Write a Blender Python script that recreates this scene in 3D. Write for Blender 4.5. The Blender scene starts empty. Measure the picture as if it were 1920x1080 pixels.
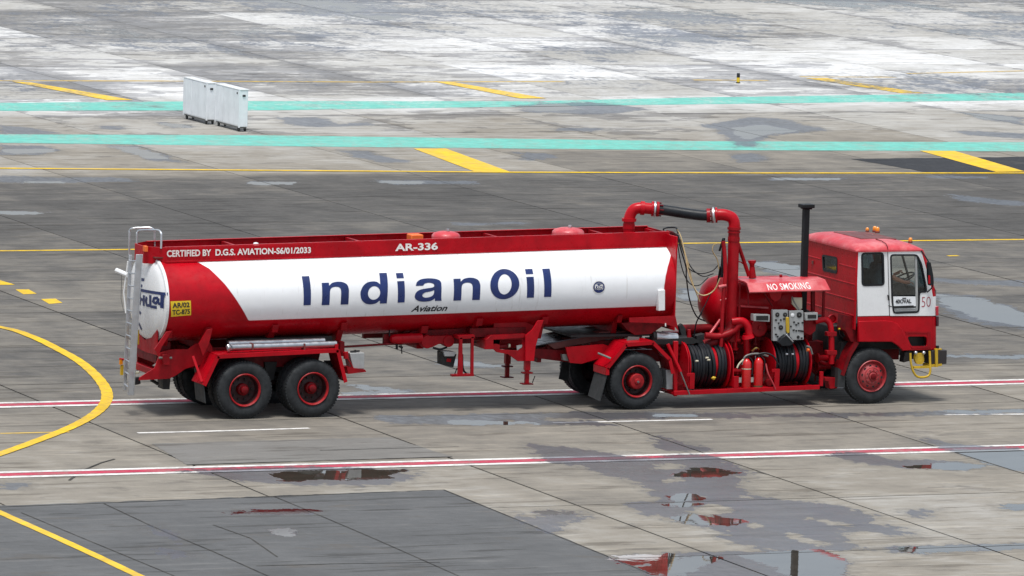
import bpy, bmesh, math, random
import numpy as np
from mathutils import Vector, Matrix
from mathutils.geometry import tessellate_polygon
random.seed(7); rng = np.random.default_rng(11)
S = bpy.context.scene
COL = S.collection
PI = math.pi

# ------------------------------------------------------------------ camera, world, sun, exposure
FPX = 12500.0                                   # focal length in units of 1/1920 of the frame width
RM = np.array([[0.92747235, -0.37286202, 0.02773014],
               [0.01532165, 0.11200598, 0.99358941],
               [-0.37357769, -0.92110183, 0.10959531]])      # world -> camera
CAM = np.array([-41.4635842, -111.6096554, 15.56884497])
cam = bpy.data.objects.new('camera', bpy.data.cameras.new('camera'))
COL.objects.link(cam); S.camera = cam
cam.data.lens = 36 * FPX / 1920; cam.data.sensor_width = 36
cam.data.clip_start = 1; cam.data.clip_end = 6000
M4 = Matrix([list(r) + [0] for r in RM.T] + [[0, 0, 0, 1]]); M4.translation = Vector(CAM)
cam.matrix_world = M4
S.render.resolution_x, S.render.resolution_y = 1920, 1080

CLOUD = .64
SUN_EL, SUN_AZ = math.radians(73), math.radians(235)     # azimuth measured from +X, counter-clockwise
w = bpy.data.worlds.new('World'); S.world = w; w.use_nodes = True
nt = w.node_tree; bg = nt.nodes['Background']
sky = nt.nodes.new('ShaderNodeTexSky'); sky.sky_type = 'NISHITA'; sky.sun_disc = False
sky.sun_elevation = SUN_EL; sky.sun_rotation = PI/2 - SUN_AZ
sky.air_density = 1.0; sky.dust_density = 4.0; sky.ozone_density = 1.5; sky.altitude = 0
# thin bright overcast in front of the sky: soft, broad clouds
hs = nt.nodes.new('ShaderNodeHueSaturation'); hs.inputs['Saturation'].default_value = 0.6
nt.links.new(sky.outputs[0], hs.inputs['Color']); nt.links.new(hs.outputs[0], bg.inputs['Color']); bg.inputs['Strength'].default_value = 0.06
cl = nt.nodes.new('ShaderNodeTexNoise'); cl.inputs['Scale'].default_value = 2.2; cl.inputs['Detail'].default_value = 6; cl.inputs['Roughness'].default_value = .55
tcw = nt.nodes.new('ShaderNodeTexCoord'); mpw = nt.nodes.new('ShaderNodeMapping'); mpw.inputs['Scale'].default_value = (1, 1, 3)
nt.links.new(tcw.outputs['Generated'], mpw.inputs[0]); nt.links.new(mpw.outputs[0], cl.inputs['Vector'])
clr = nt.nodes.new('ShaderNodeValToRGB'); clr.color_ramp.elements[0].position = .35; clr.color_ramp.elements[0].color = (.60, .79, 1.0, 1)
clr.color_ramp.elements[1].position = .68; clr.color_ramp.elements[1].color = (1.0, 1.0, 1.0, 1)
nt.links.new(cl.outputs[0], clr.inputs[0])
bg2 = nt.nodes.new('ShaderNodeBackground'); nt.links.new(clr.outputs[0], bg2.inputs['Color']); bg2.inputs['Strength'].default_value = CLOUD
sep = nt.nodes.new('ShaderNodeSeparateXYZ'); nt.links.new(tcw.outputs['Generated'], sep.inputs[0])      # overcast: zenith brighter than the horizon
el_r = nt.nodes.new('ShaderNodeMapRange'); el_r.inputs[1].default_value = 0; el_r.inputs[2].default_value = 1; el_r.inputs[3].default_value = CLOUD*.76; el_r.inputs[4].default_value = CLOUD
nt.links.new(sep.outputs[2], el_r.inputs[0]); nt.links.new(el_r.outputs[0], bg2.inputs['Strength'])
ad = nt.nodes.new('ShaderNodeAddShader'); nt.links.new(bg.outputs[0], ad.inputs[0]); nt.links.new(bg2.outputs[0], ad.inputs[1])
nt.links.new(ad.outputs[0], nt.nodes['World Output'].inputs['Surface'])
sun = bpy.data.objects.new('sun', bpy.data.lights.new('sun', 'SUN')); COL.objects.link(sun)
sun.data.energy = 3.4; sun.data.angle = math.radians(16); sun.data.color = (1, .97, .92)
sd = Vector((math.cos(SUN_AZ)*math.cos(SUN_EL), math.sin(SUN_AZ)*math.cos(SUN_EL), math.sin(SUN_EL)))
sun.rotation_euler = sd.to_track_quat('Z', 'Y').to_euler(); sun.location = (0, 0, 40)
S.view_settings.view_transform = 'Standard'; S.view_settings.look = 'None'
S.view_settings.gamma = 1; S.view_settings.exposure = 0.0; S.view_settings.use_curve_mapping = False

# ------------------------------------------------------------------ measuring helpers (survey of the place)
def ray(px, py): return RM.T @ np.array([px - 960.0, -(py - 540.0), -FPX])
def at(px, py, Y=0.0):                      # point of the vertical plane y = Y
    d = ray(px, py); t = (Y - CAM[1]) / d[1]; p = CAM + t*d; return (p[0], Y, p[2])
def atx(px, py, X):
    d = ray(px, py); t = (X - CAM[0]) / d[0]; p = CAM + t*d; return (X, p[1], p[2])
def gz(px, py, z=0.0):
    d = ray(px, py); t = (z - CAM[2]) / d[2]; p = CAM + t*d; return (p[0], p[1])

# ------------------------------------------------------------------ materials
MATS = {}
def mat(name, col=(.5, .5, .5), rough=.5, metal=0., coat=0., var=0., vscale=6., bump=0., bscale=60., dirt=0., dirtcol=(.06, .05, .04), rvar=0.1, fade=0., fadecol=(.5, .15, .16), spec=.5):
    if name in MATS: return MATS[name]
    m = bpy.data.materials.new(name); m.use_nodes = True; n = m.node_tree; L = n.links
    b = n.nodes['Principled BSDF']
    b.inputs['Metallic'].default_value = metal; b.inputs['Roughness'].default_value = rough
    b.inputs['Coat Weight'].default_value = coat; b.inputs['Coat Roughness'].default_value = .15
    b.inputs['Specular IOR Level'].default_value = spec
    geo = n.nodes.new('ShaderNodeNewGeometry')
    src = geo.outputs['Position']
    c = n.nodes.new('ShaderNodeRGB'); c.outputs[0].default_value = (*col, 1); cur = c.outputs[0]
    def noise(scale, det=5, rg=.6, stretch=None):
        t = n.nodes.new('ShaderNodeTexNoise'); t.inputs['Scale'].default_value = scale
        t.inputs['Detail'].default_value = det; t.inputs['Roughness'].default_value = rg
        if stretch:
            mp = n.nodes.new('ShaderNodeMapping'); mp.inputs['Scale'].default_value = stretch
            L.new(src, mp.inputs[0]); L.new(mp.outputs[0], t.inputs['Vector'])
        else: L.new(src, t.inputs['Vector'])
        return t.outputs[0]
    def ramp(s, a, b_, lo=0., hi=1.):
        r = n.nodes.new('ShaderNodeMapRange'); r.interpolation_type = 'SMOOTHSTEP'
        r.inputs[1].default_value = a; r.inputs[2].default_value = b_
        r.inputs[3].default_value = lo; r.inputs[4].default_value = hi
        L.new(s, r.inputs[0]); return r.outputs[0]
    def mix(f, a, b_, typ='MIX'):
        x = n.nodes.new('ShaderNodeMix'); x.data_type = 'RGBA'; x.blend_type = typ
        L.new(f, x.inputs[0])
        for i, v in ((6, a), (7, b_)):
            if isinstance(v, tuple): x.inputs[i].default_value = (*v, 1)
            else: L.new(v, x.inputs[i])
        return x.outputs[2]
    if var: cur = mix(ramp(noise(vscale), .3, .7, 0, 1), cur, tuple(max(0, k*(1-var)) for k in col))
    if fade: cur = mix(ramp(noise(1.7, 6, .65), .42, .72, 0, fade), cur, fadecol)
    if dirt:
        cur = mix(ramp(noise(5, 8, .7, (1, 1, .35)), .5, .8, 0, dirt), cur, dirtcol)
        cur = mix(ramp(noise(28, 4, .6), .68, .74, 0, dirt), cur, dirtcol)
    L.new(cur, b.inputs['Base Color'])
    if rvar: L.new(ramp(noise(9, 5), .3, .7, max(0.02, rough-rvar), min(1, rough+rvar)), b.inputs['Roughness'])
    if bump:
        bp = n.nodes.new('ShaderNodeBump'); bp.inputs['Strength'].default_value = bump; bp.inputs['Distance'].default_value = .01
        L.new(noise(bscale), bp.inputs['Height']); L.new(bp.outputs[0], b.inputs['Normal'])
    MATS[name] = m; return m
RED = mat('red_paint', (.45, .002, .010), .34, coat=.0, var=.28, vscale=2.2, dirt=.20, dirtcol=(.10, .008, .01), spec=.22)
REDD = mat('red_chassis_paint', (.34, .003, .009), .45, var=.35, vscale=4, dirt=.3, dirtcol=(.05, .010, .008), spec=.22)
REDM = mat('dark_red_machine_paint', (.19, .002, .006), .48, var=.5, vscale=7, dirt=.5, dirtcol=(.02, .006, .006), spec=.22)  # darker red than the bodywork, for machinery and underframe
PINK = mat('faded_skylit_red_paint', (.54, .035, .05), .42, coat=.1, var=.15, vscale=3, fade=.85, fadecol=(.66, .22, .22), dirt=.12, dirtcol=(.2, .05, .05))  # pink is part fading, part sky light painted into the colour
MAROON = mat('maroon_paint', (.16, .035, .03), .55, var=.4, vscale=3, dirt=.3)
WHITE = mat('white_paint', (.78, .79, .80), .3, coat=.3, var=.06, vscale=2, dirt=.12, dirtcol=(.38, .37, .35))
WHITE2 = mat('white_sheet_metal', (.84, .87, .90), .5, var=.12, vscale=2, dirt=.3, dirtcol=(.35, .36, .37))
BLUE = mat('blue_print', (.004, .02, .125), .35, coat=.2, var=.3, vscale=4)
BLACKP = mat('black_print', (.015, .016, .022), .4)
WPRINT = mat('white_print', (.80, .78, .75), .5, var=.15, vscale=30)
YELP = mat('yellow_plate_paint', (.75, .52, .02), .45, var=.1)
YEL = mat('yellow_guard_paint', (.62, .40, .02), .4, var=.3, vscale=12, dirt=.6, dirtcol=(.12, .08, .03))
TYRE = mat('tyre_rubber', (.017, .020, .023), .75, var=.35, vscale=9, bump=.2, bscale=40, dirt=.35, dirtcol=(.05, .05, .048), rvar=.15)
RUB = mat('black_rubber', (.009, .011, .015), .42, var=.3, vscale=10, spec=.35)
FLAP = mat('rubber_flap', (.035, .038, .04), .75, var=.4, vscale=6, dirt=.5, dirtcol=(.09, .085, .08))
DARK = mat('dark_iron', (.012, .012, .013), .6, var=.4)
ALU = mat('aluminium', (.60, .62, .65), .38, metal=.85, var=.15, vscale=5, dirt=.3, dirtcol=(.3, .3, .3))
GREYP = mat('grey_panel_paint', (.36, .37, .37), .5, var=.15, dirt=.35)
GREYD = mat('dull_grey_metal', (.20, .20, .19), .5, metal=.3, var=.3, dirt=.4)
CREAM = mat('cream_plastic', (.6, .56, .42), .45, var=.2)
AMBER = mat('amber_lens', (.75, .25, .01), .2, coat=.6)
ORANGE = mat('orange_paint', (.75, .14, .02), .5)
BRASS = mat('brass', (.6, .42, .12), .35, metal=.9)
TAN = mat('tan_hose', (.55, .42, .22), .5, var=.2)
SKIN = mat('skin', (.32, .13, .075), .55, rvar=.05)
CLOTH = mat('pale_blue_cotton', (.72, .80, .86), .9, var=.2, vscale=20)
HAIR = mat('black_hair', (.01, .01, .01), .6)
SEATM = mat('grey_green_vinyl', (.12, .15, .15), .6)
TRIM = mat('grey_cab_trim', (.30, .32, .31), .6)

def glass(name, tint, refl=.25):
    m = bpy.data.materials.new(name); m.use_nodes = True; n = m.node_tree
    n.nodes.remove(n.nodes['Principled BSDF']); out = n.nodes['Material Output']
    t = n.nodes.new('ShaderNodeBsdfTransparent'); t.inputs[0].default_value = (*tint, 1)
    g = n.nodes.new('ShaderNodeBsdfGlossy'); g.inputs['Roughness'].default_value = .03
    fw_ = n.nodes.new('ShaderNodeLayerWeight'); fw_.inputs[0].default_value = .5; pw = n.nodes.new('ShaderNodeMath'); pw.operation = 'POWER'; pw.inputs[1].default_value = 3.5; n.links.new(fw_.outputs['Facing'], pw.inputs[0])
    lw = n.nodes.new('ShaderNodeMapRange'); lw.inputs[3].default_value = .05; lw.inputs[4].default_value = .8; n.links.new(pw.outputs[0], lw.inputs[0])
    mx = n.nodes.new('ShaderNodeMixShader'); n.links.new(lw.outputs[0], mx.inputs[0])
    n.links.new(t.outputs[0], mx.inputs[1]); n.links.new(g.outputs[0], mx.inputs[2]); n.links.new(mx.outputs[0], out.inputs[0])
    return m
GLASS = glass('clear_cab_glass', (.93, .96, .95)); GLASSD = glass('dark_cab_glass', (.35, .43, .46))

# ------------------------------------------------------------------ object helpers
def setp(o, label=None, cat=None, group=None, kind=None):
    for k, v in (('label', label), ('category', cat), ('group', group), ('kind', kind)):
        if v: o[k] = v
    return o
def empty(name, loc, label, cat, group=None, rz=0):
    o = bpy.data.objects.new(name, None); COL.objects.link(o); o.location = loc; o.rotation_euler.z = rz
    o['off'] = list(loc); return setp(o, label, cat, group)
def offof(parent):
    p = parent
    while p is not None:
        if 'off' in p: return Vector(p['off'])
        p = p.parent
    return Vector((0, 0, 0))
class MB:
    """mesh builder in world coordinates; build() links ONE object"""
    def __init__(s): s.v = []; s.f = []; s.m = []; s.cur = 0
    def add(s, vs, fs):
        b = len(s.v); s.v += [tuple(map(float, q)) for q in vs]; s.f += [[i+b for i in f] for f in fs]; s.m += [s.cur]*len(fs); return s
    def mat(s, i): s.cur = i; return s
    def box(s, x0, x1, y0, y1, z0, z1):
        vs = [(x, y, z) for z in (z0, z1) for y in (y0, y1) for x in (x0, x1)]
        return s.add(vs, [(0, 2, 3, 1), (4, 5, 7, 6), (0, 1, 5, 4), (2, 6, 7, 3), (0, 4, 6, 2), (1, 3, 7, 5)])
    def hexa(s, P): return s.add(P, [(0, 2, 3, 1), (4, 5, 7, 6), (0, 1, 5, 4), (2, 6, 7, 3), (0, 4, 6, 2), (1, 3, 7, 5)])
    def side(s, poly, Y0, Y1, holes=()):
        """outline poly in (x,z), extruded from y=Y0 to y=Y1, with holes"""
        return s.plate([list(poly)] + [list(h) for h in holes], lambda u, v, k: (u, Y0 if k == 0 else Y1, v))
    def plate(s, loops, fn):
        def area(l): return sum(l[i][0]*l[(i+1) % len(l)][1] - l[(i+1) % len(l)][0]*l[i][1] for i in range(len(l)))/2
        ls = []
        for i, l in enumerate(loops):
            l = [(q[0], q[1]) for q in l]
            if (area(l) > 0) != (i == 0): l = l[::-1]
            ls.append(l)
        flat = [q for l in ls for q in l]; N = len(flat)
        tris = tessellate_polygon([[Vector((q[0], q[1], 0)) for q in l] for l in ls])
        vs = [fn(q[0], q[1], 0) for q in flat] + [fn(q[0], q[1], 1) for q in flat]
        fs = []
        for t in tris:
            a, b, c = (flat[i] for i in t)
            ar = (b[0]-a[0])*(c[1]-a[1]) - (c[0]-a[0])*(b[1]-a[1])
            if abs(ar) < 1e-12: continue
            t = t if ar > 0 else t[::-1]
            fs.append(tuple(t)); fs.append(tuple(i+N for i in t[::-1]))
        b = 0
        for l in ls:
            k = len(l)
            for i in range(k):
                j = (i+1) % k; fs.append((b+j, b+i, b+i+N, b+j+N))
            b += k
        return s.add(vs, fs)
    def tube(s, pts, r, n=12, caps=True):
        pts = [Vector(p) for p in pts]; rs = r if isinstance(r, (list, tuple)) else [r]*len(pts)
        rings = []; up = None
        for i, p in enumerate(pts):
            d = (pts[min(i+1, len(pts)-1)] - pts[max(i-1, 0)]).normalized()
            if up is None: up = Vector((0, 0, 1)) if abs(d.z) < .9 else Vector((1, 0, 0))
            a = (up - d*up.dot(d)).normalized(); up = a; b = d.cross(a)
            rings.append([p + (a*math.cos(t) + b*math.sin(t))*rs[i] for t in [2*PI*k/n for k in range(n)]])
        vs = [q for g in rings for q in g]; fs = []
        for i in range(len(pts)-1):
            for k in range(n):
                fs.append((i*n+k, i*n+(k+1) % n, (i+1)*n+(k+1) % n, (i+1)*n+k))
        if caps: fs += [tuple(range(n))[::-1], tuple(range((len(pts)-1)*n, len(pts)*n))]
        return s.add(vs, fs)
    def lathe(s, prof, c, axis='Y', n=32, closed=False, flip=False):
        """prof: (radius, offset along the axis)"""
        vs = []; fs = []; c = Vector(c)
        for r, h in prof:
            for k in range(n):
                t = 2*PI*k/n; a, b = r*math.cos(t), r*math.sin(t)
                vs.append(c + (Vector((a, h, b)) if axis == 'Y' else Vector((h, a, b)) if axis == 'X' else Vector((a, b, h))))
        m = len(prof); R = range(m if closed else m-1)
        for i in R:
            j = (i+1) % m
            for k in range(n):
                q = (i*n+k, i*n+(k+1) % n, j*n+(k+1) % n, j*n+k)
                fs.append(q[::-1] if flip else q)
        return s.add(vs, fs)
    def sphere(s, c, r, sx=1, sy=1, sz=1, n=16, m=10):
        prof = [(max(1e-4, math.sin(PI*i/m)), -math.cos(PI*i/m)) for i in range(m+1)]
        b = len(s.v); s.lathe(prof, (0, 0, 0), 'Z', n)
        for i in range(b, len(s.v)):
            x, y, z = s.v[i]; s.v[i] = (c[0]+x*r*sx, c[1]+y*r*sy, c[2]+z*r*sz)
        return s
    def build(s, name, mats, parent=None, angle=35, bevel=0, origin=None, label=None):
        off = offof(parent); org = Vector(origin) if origin else off
        me = bpy.data.meshes.new(name)
        me.from_pydata([tuple(Vector(q)-org) for q in s.v], [], s.f); me.update()
        bm = bmesh.new(); bm.from_mesh(me); bmesh.ops.recalc_face_normals(bm, faces=bm.faces); bm.to_mesh(me); bm.free()
        for m_ in (mats if isinstance(mats, (list, tuple)) else [mats]): me.materials.append(m_)
        me.polygons.foreach_set('material_index', s.m)
        me.shade_smooth(); me.set_sharp_from_angle(angle=math.radians(angle))
        o = bpy.data.objects.new(name, me); COL.objects.link(o)
        if parent is not None:
            o.parent = parent; 
            po = Vector((0, 0, 0)) if 'off' in parent.keys() and parent.type == 'EMPTY' else Vector(parent.location)
            o.location = (org-off) - po if parent.type != 'EMPTY' else (org-off)
        else: o.location = org
        if bevel:
            md = o.modifiers.new('bevel', 'BEVEL'); md.width = bevel; md.segments = 2; md.limit_method = 'ANGLE'; md.angle_limit = math.radians(40)
            md.harden_normals = False
        if label: o['label'] = label
        return o
def copy_tree(o, parent, loc=None, rz=None):
    c = o.copy(); COL.objects.link(c); c.parent = parent
    if loc is not None: c.location = loc
    if rz is not None: c.rotation_euler.z = rz
    for ch in o.children: copy_tree(ch, c)
    return c
def rrect(x0, x1, z0, z1, r, n=4):
    out = []
    for cx, cz, a0 in ((x1-r, z1-r, 0), (x0+r, z1-r, 90), (x0+r, z0+r, 180), (x1-r, z0+r, 270)):
        for k in range(n+1):
            a = math.radians(a0+90*k/n); out.append((cx+r*math.cos(a), cz+r*math.sin(a)))
    return out
def rpoly(pts, r, n=4):                        # round the corners of a polygon
    out = []; N = len(pts)
    for i in range(N):
        p, a, b = Vector(pts[i][:2]), Vector(pts[i-1][:2]), Vector(pts[(i+1) % N][:2])
        u, v = (a-p), (b-p); d = min(r, u.length*.45, v.length*.45); u = p+u.normalized()*d; v = p+v.normalized()*d
        for k in range(n+1):
            t = k/n; out.append(tuple((1-t)**2*u + 2*t*(1-t)*p + t*t*v))
    return out
def pz(pts, Y=0.0): return [(at(a, b, Y)[0], at(a, b, Y)[2]) for a, b in pts]
def smooth_path(pts, n=6):                     # Catmull-Rom
    P = [Vector(p) for p in pts]; P = [P[0]*2-P[1]] + P + [P[-1]*2-P[-2]]; out = []
    for i in range(1, len(P)-2):
        for k in range(n):
            t = k/n; a, b, c, d = P[i-1:i+3]
            out.append(.5*((2*b)+(c-a)*t+(2*a-5*b+4*c-d)*t*t+(3*b-a-3*c+d)*t**3))
    out.append(P[-2]); return out
def text_part(s, fn, name, material, parent, bis=0, offset=0.0, shear=0.0, weight=None, label=None, space=1.0):
    """flat print: s fitted to the unit square and laid on the surface fn(u, v)"""
    cu = bpy.data.curves.new(name, 'FONT'); cu.body = s; cu.offset = offset; cu.shear = shear; cu.space_character = space; cu.resolution_u = 4
    t = bpy.data.objects.new(name, cu); COL.objects.link(t)
    bpy.context.view_layer.update(); dg = bpy.context.evaluated_depsgraph_get()
    me = bpy.data.meshes.new_from_object(t.evaluated_get(dg)); bpy.data.objects.remove(t); bpy.data.curves.remove(cu)
    bm = bmesh.new(); bm.from_mesh(me); bpy.data.meshes.remove(me)
    xs = [v.co.x for v in bm.verts]; ys = [v.co.y for v in bm.verts]
    x0, x1, y0, y1 = min(xs), max(xs), min(ys), max(ys)
    for v in bm.verts: v.co = ((v.co.x-x0)/(x1-x0), (v.co.y-y0)/(y1-y0), 0)
    return print_part(bm, fn, name, material, parent, bis, label)
def print_part(bm, fn, name, material, parent, bis=0, label=None):
    for k in range(1, bis):
        bmesh.ops.bisect_plane(bm, geom=bm.verts[:]+bm.edges[:]+bm.faces[:], plane_co=(0, k/bis, 0), plane_no=(0, 1, 0))
    mb = MB(); bm.verts.index_update()
    mb.add([fn(v.co.x, v.co.y) for v in bm.verts], [[v.index for v in f.verts] for f in bm.faces]); bm.free()
    return mb.build(name, material, parent, label=label)
def arc(cx, cy, rx, ry, a0=0, a1=360, n=28): return [(cx+rx*math.cos(math.radians(a0+(a1-a0)*k/n)), cy+ry*math.sin(math.radians(a0+(a1-a0)*k/n))) for k in range(n + (0 if abs(a1-a0) == 360 else 1))]
def cr(P, n=4): return [(p.x, p.y) for p in smooth_path([(a, b, 0) for a, b in P], n)]
GLYPH = {
    'bar': [[[(0, 0), (1, 0), (1, 1), (0, 1)]]],
    'i': [[[(0, 0), (1, 0), (1, .735), (0, .735)]], [[(0, .83), (1, .83), (1, 1), (0, 1)]]],
    'n': [[[(0, 0), (0, .97), (.27, .97), (.27, .84)] + cr([(.29, .86), (.40, .96), (.60, 1.0), (.80, .97), (.94, .87), (1, .68), (1, .5)]) + [(1, 0), (.71, 0), (.71, .5)] + cr([(.71, .58), (.69, .70), (.62, .77), (.50, .79), (.38, .76), (.31, .68), (.29, .55)]) + [(.29, 0)]]],
    'd': [[[(1, 0), (1, 1), (.72, 1), (.72, .64)] + cr([(.70, .66), (.60, .725), (.44, .745), (.24, .71), (.09, .60), (.01, .45), (0, .34), (.04, .19), (.14, .07), (.28, .0), (.44, -.015), (.60, .015), (.72, .10)]) + [(.745, .09), (.745, 0)], arc(.50, .365, .225, .225)]],
    'a': [[cr([(.745, .12), (.62, .02), (.38, -.02), (.16, .02), (.02, .14), (.0, .28), (.06, .43), (.20, .53), (.42, .575), (.62, .605), (.705, .66), (.68, .77), (.52, .82), (.37, .79), (.30, .70)]) + [(.03, .70)] + cr([(.035, .72), (.09, .87), (.25, .98), (.52, 1.01), (.80, .97), (.95, .86), (.975, .66), (.975, .25), (.985, .08), (1.0, 0)]) + [(.755, 0)],
           cr([(.705, .49), (.56, .435), (.38, .40), (.285, .32), (.29, .22), (.40, .165), (.56, .19), (.67, .27), (.705, .38)])]],
    'O': [[arc(.5, .5, .5, .5, n=44), arc(.5, .5, .235, .335, n=44)]],
}
def glyph_part(g, fn, name, material, parent, bis=10):
    mb = MB()
    for loops in GLYPH[g]: mb.plate(loops, lambda u, v, k: (u, v, 0))
    me = bpy.data.meshes.new('g'); half = [f for f in mb.f if len(f) == 3]; me.from_pydata(mb.v, [], half[::2]); bm = bmesh.new(); bm.from_mesh(me); bpy.data.meshes.remove(me)
    bmesh.ops.delete(bm, geom=[v for v in bm.verts if not v.link_faces], context='VERTS')
    return print_part(bm, fn, name, material, parent, bis)
def bil(P):                                    # bilinear patch: P = bottom-left, bottom-right, top-right, top-left
    P = [Vector(p) for p in P]
    return lambda u, v: (P[0]*(1-u)+P[1]*u)*(1-v) + (P[3]*(1-u)+P[2]*u)*v

# ------------------------------------------------------------------ the apron
XJ = [-4.18-4.6*3, -4.18-4.6*2, -4.18-4.6, -4.18, .52, 5.22, 9.72] + [14.22+4.6*k for k in range(0, 16)]
YJ = [-16.75-5.55*2, -16.75-5.55, -16.75, -11.2, -5.7] + [-.15+5.5*k for k in range(0, 24)]
def poly_sd(X, Y, poly):
    """signed distance (negative inside)"""
    d = np.full(X.shape, 1e9); ins = np.zeros(X.shape, bool); n = len(poly)
    for i in range(n):
        x0, y0 = poly[i]; x1, y1 = poly[(i+1) % n]; ex, ey = x1-x0, y1-y0
        t = np.clip(((X-x0)*ex+(Y-y0)*ey)/(ex*ex+ey*ey+1e-12), 0, 1)
        d = np.minimum(d, (X-x0-t*ex)**2+(Y-y0-t*ey)**2)
        c = ((y0 > Y) != (y1 > Y)); 
        with np.errstate(divide='ignore', invalid='ignore'): xi = (x1-x0)*(Y-y0)/(y1-y0+1e-12)+x0
        ins ^= c & (X < xi)
    d = np.sqrt(d); return np.where(ins, -d, d)
def Z2(pts, ox, oy, s): return [gz(ox+a/s, oy+b/s) for a, b in pts]
def ell(cx, cy, rx, ry, n=12): return [gz(cx+rx*math.cos(2*PI*k/n), cy+ry*math.sin(2*PI*k/n)) for k in range(n)]
z4 = lambda p: Z2(p, 960, 700, 2); z3 = lambda p: Z2(p, 0, 700, 2)
zt = lambda p: Z2(p, 0, 0, 2); ztr = lambda p: Z2(p, 960, 0, 2)
PX = lambda p: [gz(a, b) for a, b in p]
DAMP = [  # (polygon, softness)
    z4([(60, 300), (180, 280), (320, 300), (300, 325), (500, 318), (640, 306), (740, 315), (830, 345), (872, 372), (868, 410), (905, 450), (965, 462), (1090, 478), (1240, 500), (1390, 538), (1300, 560), (1420, 575), (1530, 612), (1480, 622), (1330, 590), (1230, 600), (1310, 640), (1360, 664), (960, 664), (850, 640), (790, 618), (830, 598), (730, 574), (600, 556), (500, 525), (415, 486), (560, 478), (520, 440), (470, 418), (430, 396), (330, 384), (270, 350), (110, 322)]),
    z4([(370, 682), (520, 678), (740, 668), (1160, 662), (1230, 700), (1270, 762), (1080, 800), (540, 770), (480, 730), (400, 705)]),
    z4([(1180, 308), (1300, 300), (1440, 322), (1700, 330), (1830, 352), (1700, 362), (1480, 356), (1300, 335)]),
    z4([(1470, 235), (1600, 255), (1760, 275), (1920, 282), (1920, 372), (1850, 360), (1760, 330), (1600, 285)]),
    z4([(1820, 492), (1960, 485), (1960, 515), (1860, 510)]), z4([(1490, 508), (1590, 508), (1560, 545), (1500, 540)]),
    z4([(0, 516), (90, 540), (130, 512), (270, 516), (300, 545), (180, 565), (150, 595), (60, 570), (0, 560)]),
    z4([(1350, 652), (1560, 645), (1960, 636), (1960, 660), (1600, 670), (1400, 668)]),
    z4([(540, 235), (660, 255), (760, 290), (560, 290)]), z4([(60, 262), (330, 290), (460, 340), (420, 352), (120, 330)]),
    z3([(700, 366), (900, 352), (1280, 352), (1500, 358), (1580, 385), (1450, 418), (1150, 418), (860, 402)]),
    z3([(875, 527), (960, 515), (1165, 512), (1170, 522), (1030, 530)]), z3([(995, 580), (1085, 580), (1105, 610), (1030, 612)]),
    z3([(0, 412), (95, 412), (80, 432), (10, 434)]), z3([(520, 645), (640, 655), (740, 690), (660, 690), (560, 665)]),
    z3([(540, 570), (600, 572), (690, 625), (670, 640)]),
    PX([(700, 784), (820, 778), (960, 788), (1110, 790), (1140, 797), (960, 797), (760, 795)]), PX([(700, 780), (1120, 772), (1500, 776), (1920, 768), (1920, 775), (1560, 782), (1200, 784), (760, 790)]),
    PX([(1275, 540), (1340, 545), (1400, 560), (1350, 572), (1275, 562)]), PX([(1400, 490), (1460, 490), (1520, 505), (1580, 520), (1500, 522), (1440, 510)]),
    PX([(1740, 548), (1830, 556), (1930, 588), (1930, 618), (1850, 610), (1770, 585)]), PX([(1745, 520), (1930, 528), (1930, 538), (1760, 530)]),
    PX([(1760, 664), (1930, 666), (1930, 672), (1760, 672)]), PX([(840, 672), (950, 686), (930, 692), (820, 684)]), PX([(650, 720), (720, 726), (760, 734), (660, 730)]), PX([(640, 736), (780, 730), (770, 736), (650, 741)]),
    PX([(700, 338), (880, 340), (900, 345), (740, 346)]), PX([(0, 330), (250, 334), (260, 340), (0, 344)]), PX([(480, 340), (560, 342), (550, 346), (470, 346)]),
    PX([(0, 396), (90, 398), (60, 402), (0, 402)]), PX([(850, 418), (960, 416), (1000, 419), (860, 423)]), PX([(1780, 364), (1920, 378), (1920, 384), (1800, 372)]),
    PX([(1450, 334), (1590, 333), (1570, 338), (1440, 338)]), PX([(1740, 330), (1860, 331), (1850, 334), (1740, 334)]),
    zt([(0, 545), (160, 548), (230, 565), (140, 582), (0, 580)]), zt([(400, 545), (520, 545), (640, 590), (710, 612), (560, 600), (480, 570)]), zt([(1260, 560), (1380, 565), (1440, 590), (1560, 608), (1420, 610), (1330, 585)]),
    zt([(570, 455), (640, 460), (740, 475), (640, 482)]), zt([(0, 470), (120, 480), (240, 505), (0, 500)]), zt([(380, 470), (450, 472), (440, 486), (370, 484)]),
    zt([(1040, 440), (1200, 440), (1260, 465), (1380, 460), (1420, 472), (1180, 475), (1050, 462)]),
    ztr([(560, 290), (800, 270), (860, 240), (1180, 260), (940, 285), (860, 310)]) if 0 else ztr([(720, 470), (900, 440), (1040, 450), (1180, 490), (1000, 500), (940, 525), (860, 560), (800, 510)]),
    ztr([(0, 395), (300, 385), (520, 410), (300, 430), (60, 420)]), ztr([(160, 480), (330, 480), (300, 492), (180, 490)]), ztr([(0, 570), (110, 575), (180, 590), (60, 600)]),
    ztr([(820, 575), (930, 575), (960, 605), (860, 610)]), ztr([(1680, 420), (1920, 440), (1920, 470), (1780, 450)]), ztr([(1640, 490), (1920, 500), (1920, 520), (1700, 505)]),
    ztr([(1620, 735), (1760, 740), (1920, 765), (1920, 775), (1720, 758)]),
]
HOLES = [ell(1255, 875, 26, 6), ell(1262, 901, 32, 5), ell(1325, 930, 20, 4), ell(1395, 932, 18, 3), ell(1415, 985, 22, 6)] + [
    z4([(660, 520), (740, 482), (830, 500), (820, 520), (740, 535)]), z4([(1000, 598), (1060, 590), (1180, 640), (1190, 655), (1040, 620)]), z4([(1070, 535), (1200, 550), (1320, 570), (1250, 582), (1120, 560)])]
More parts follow.
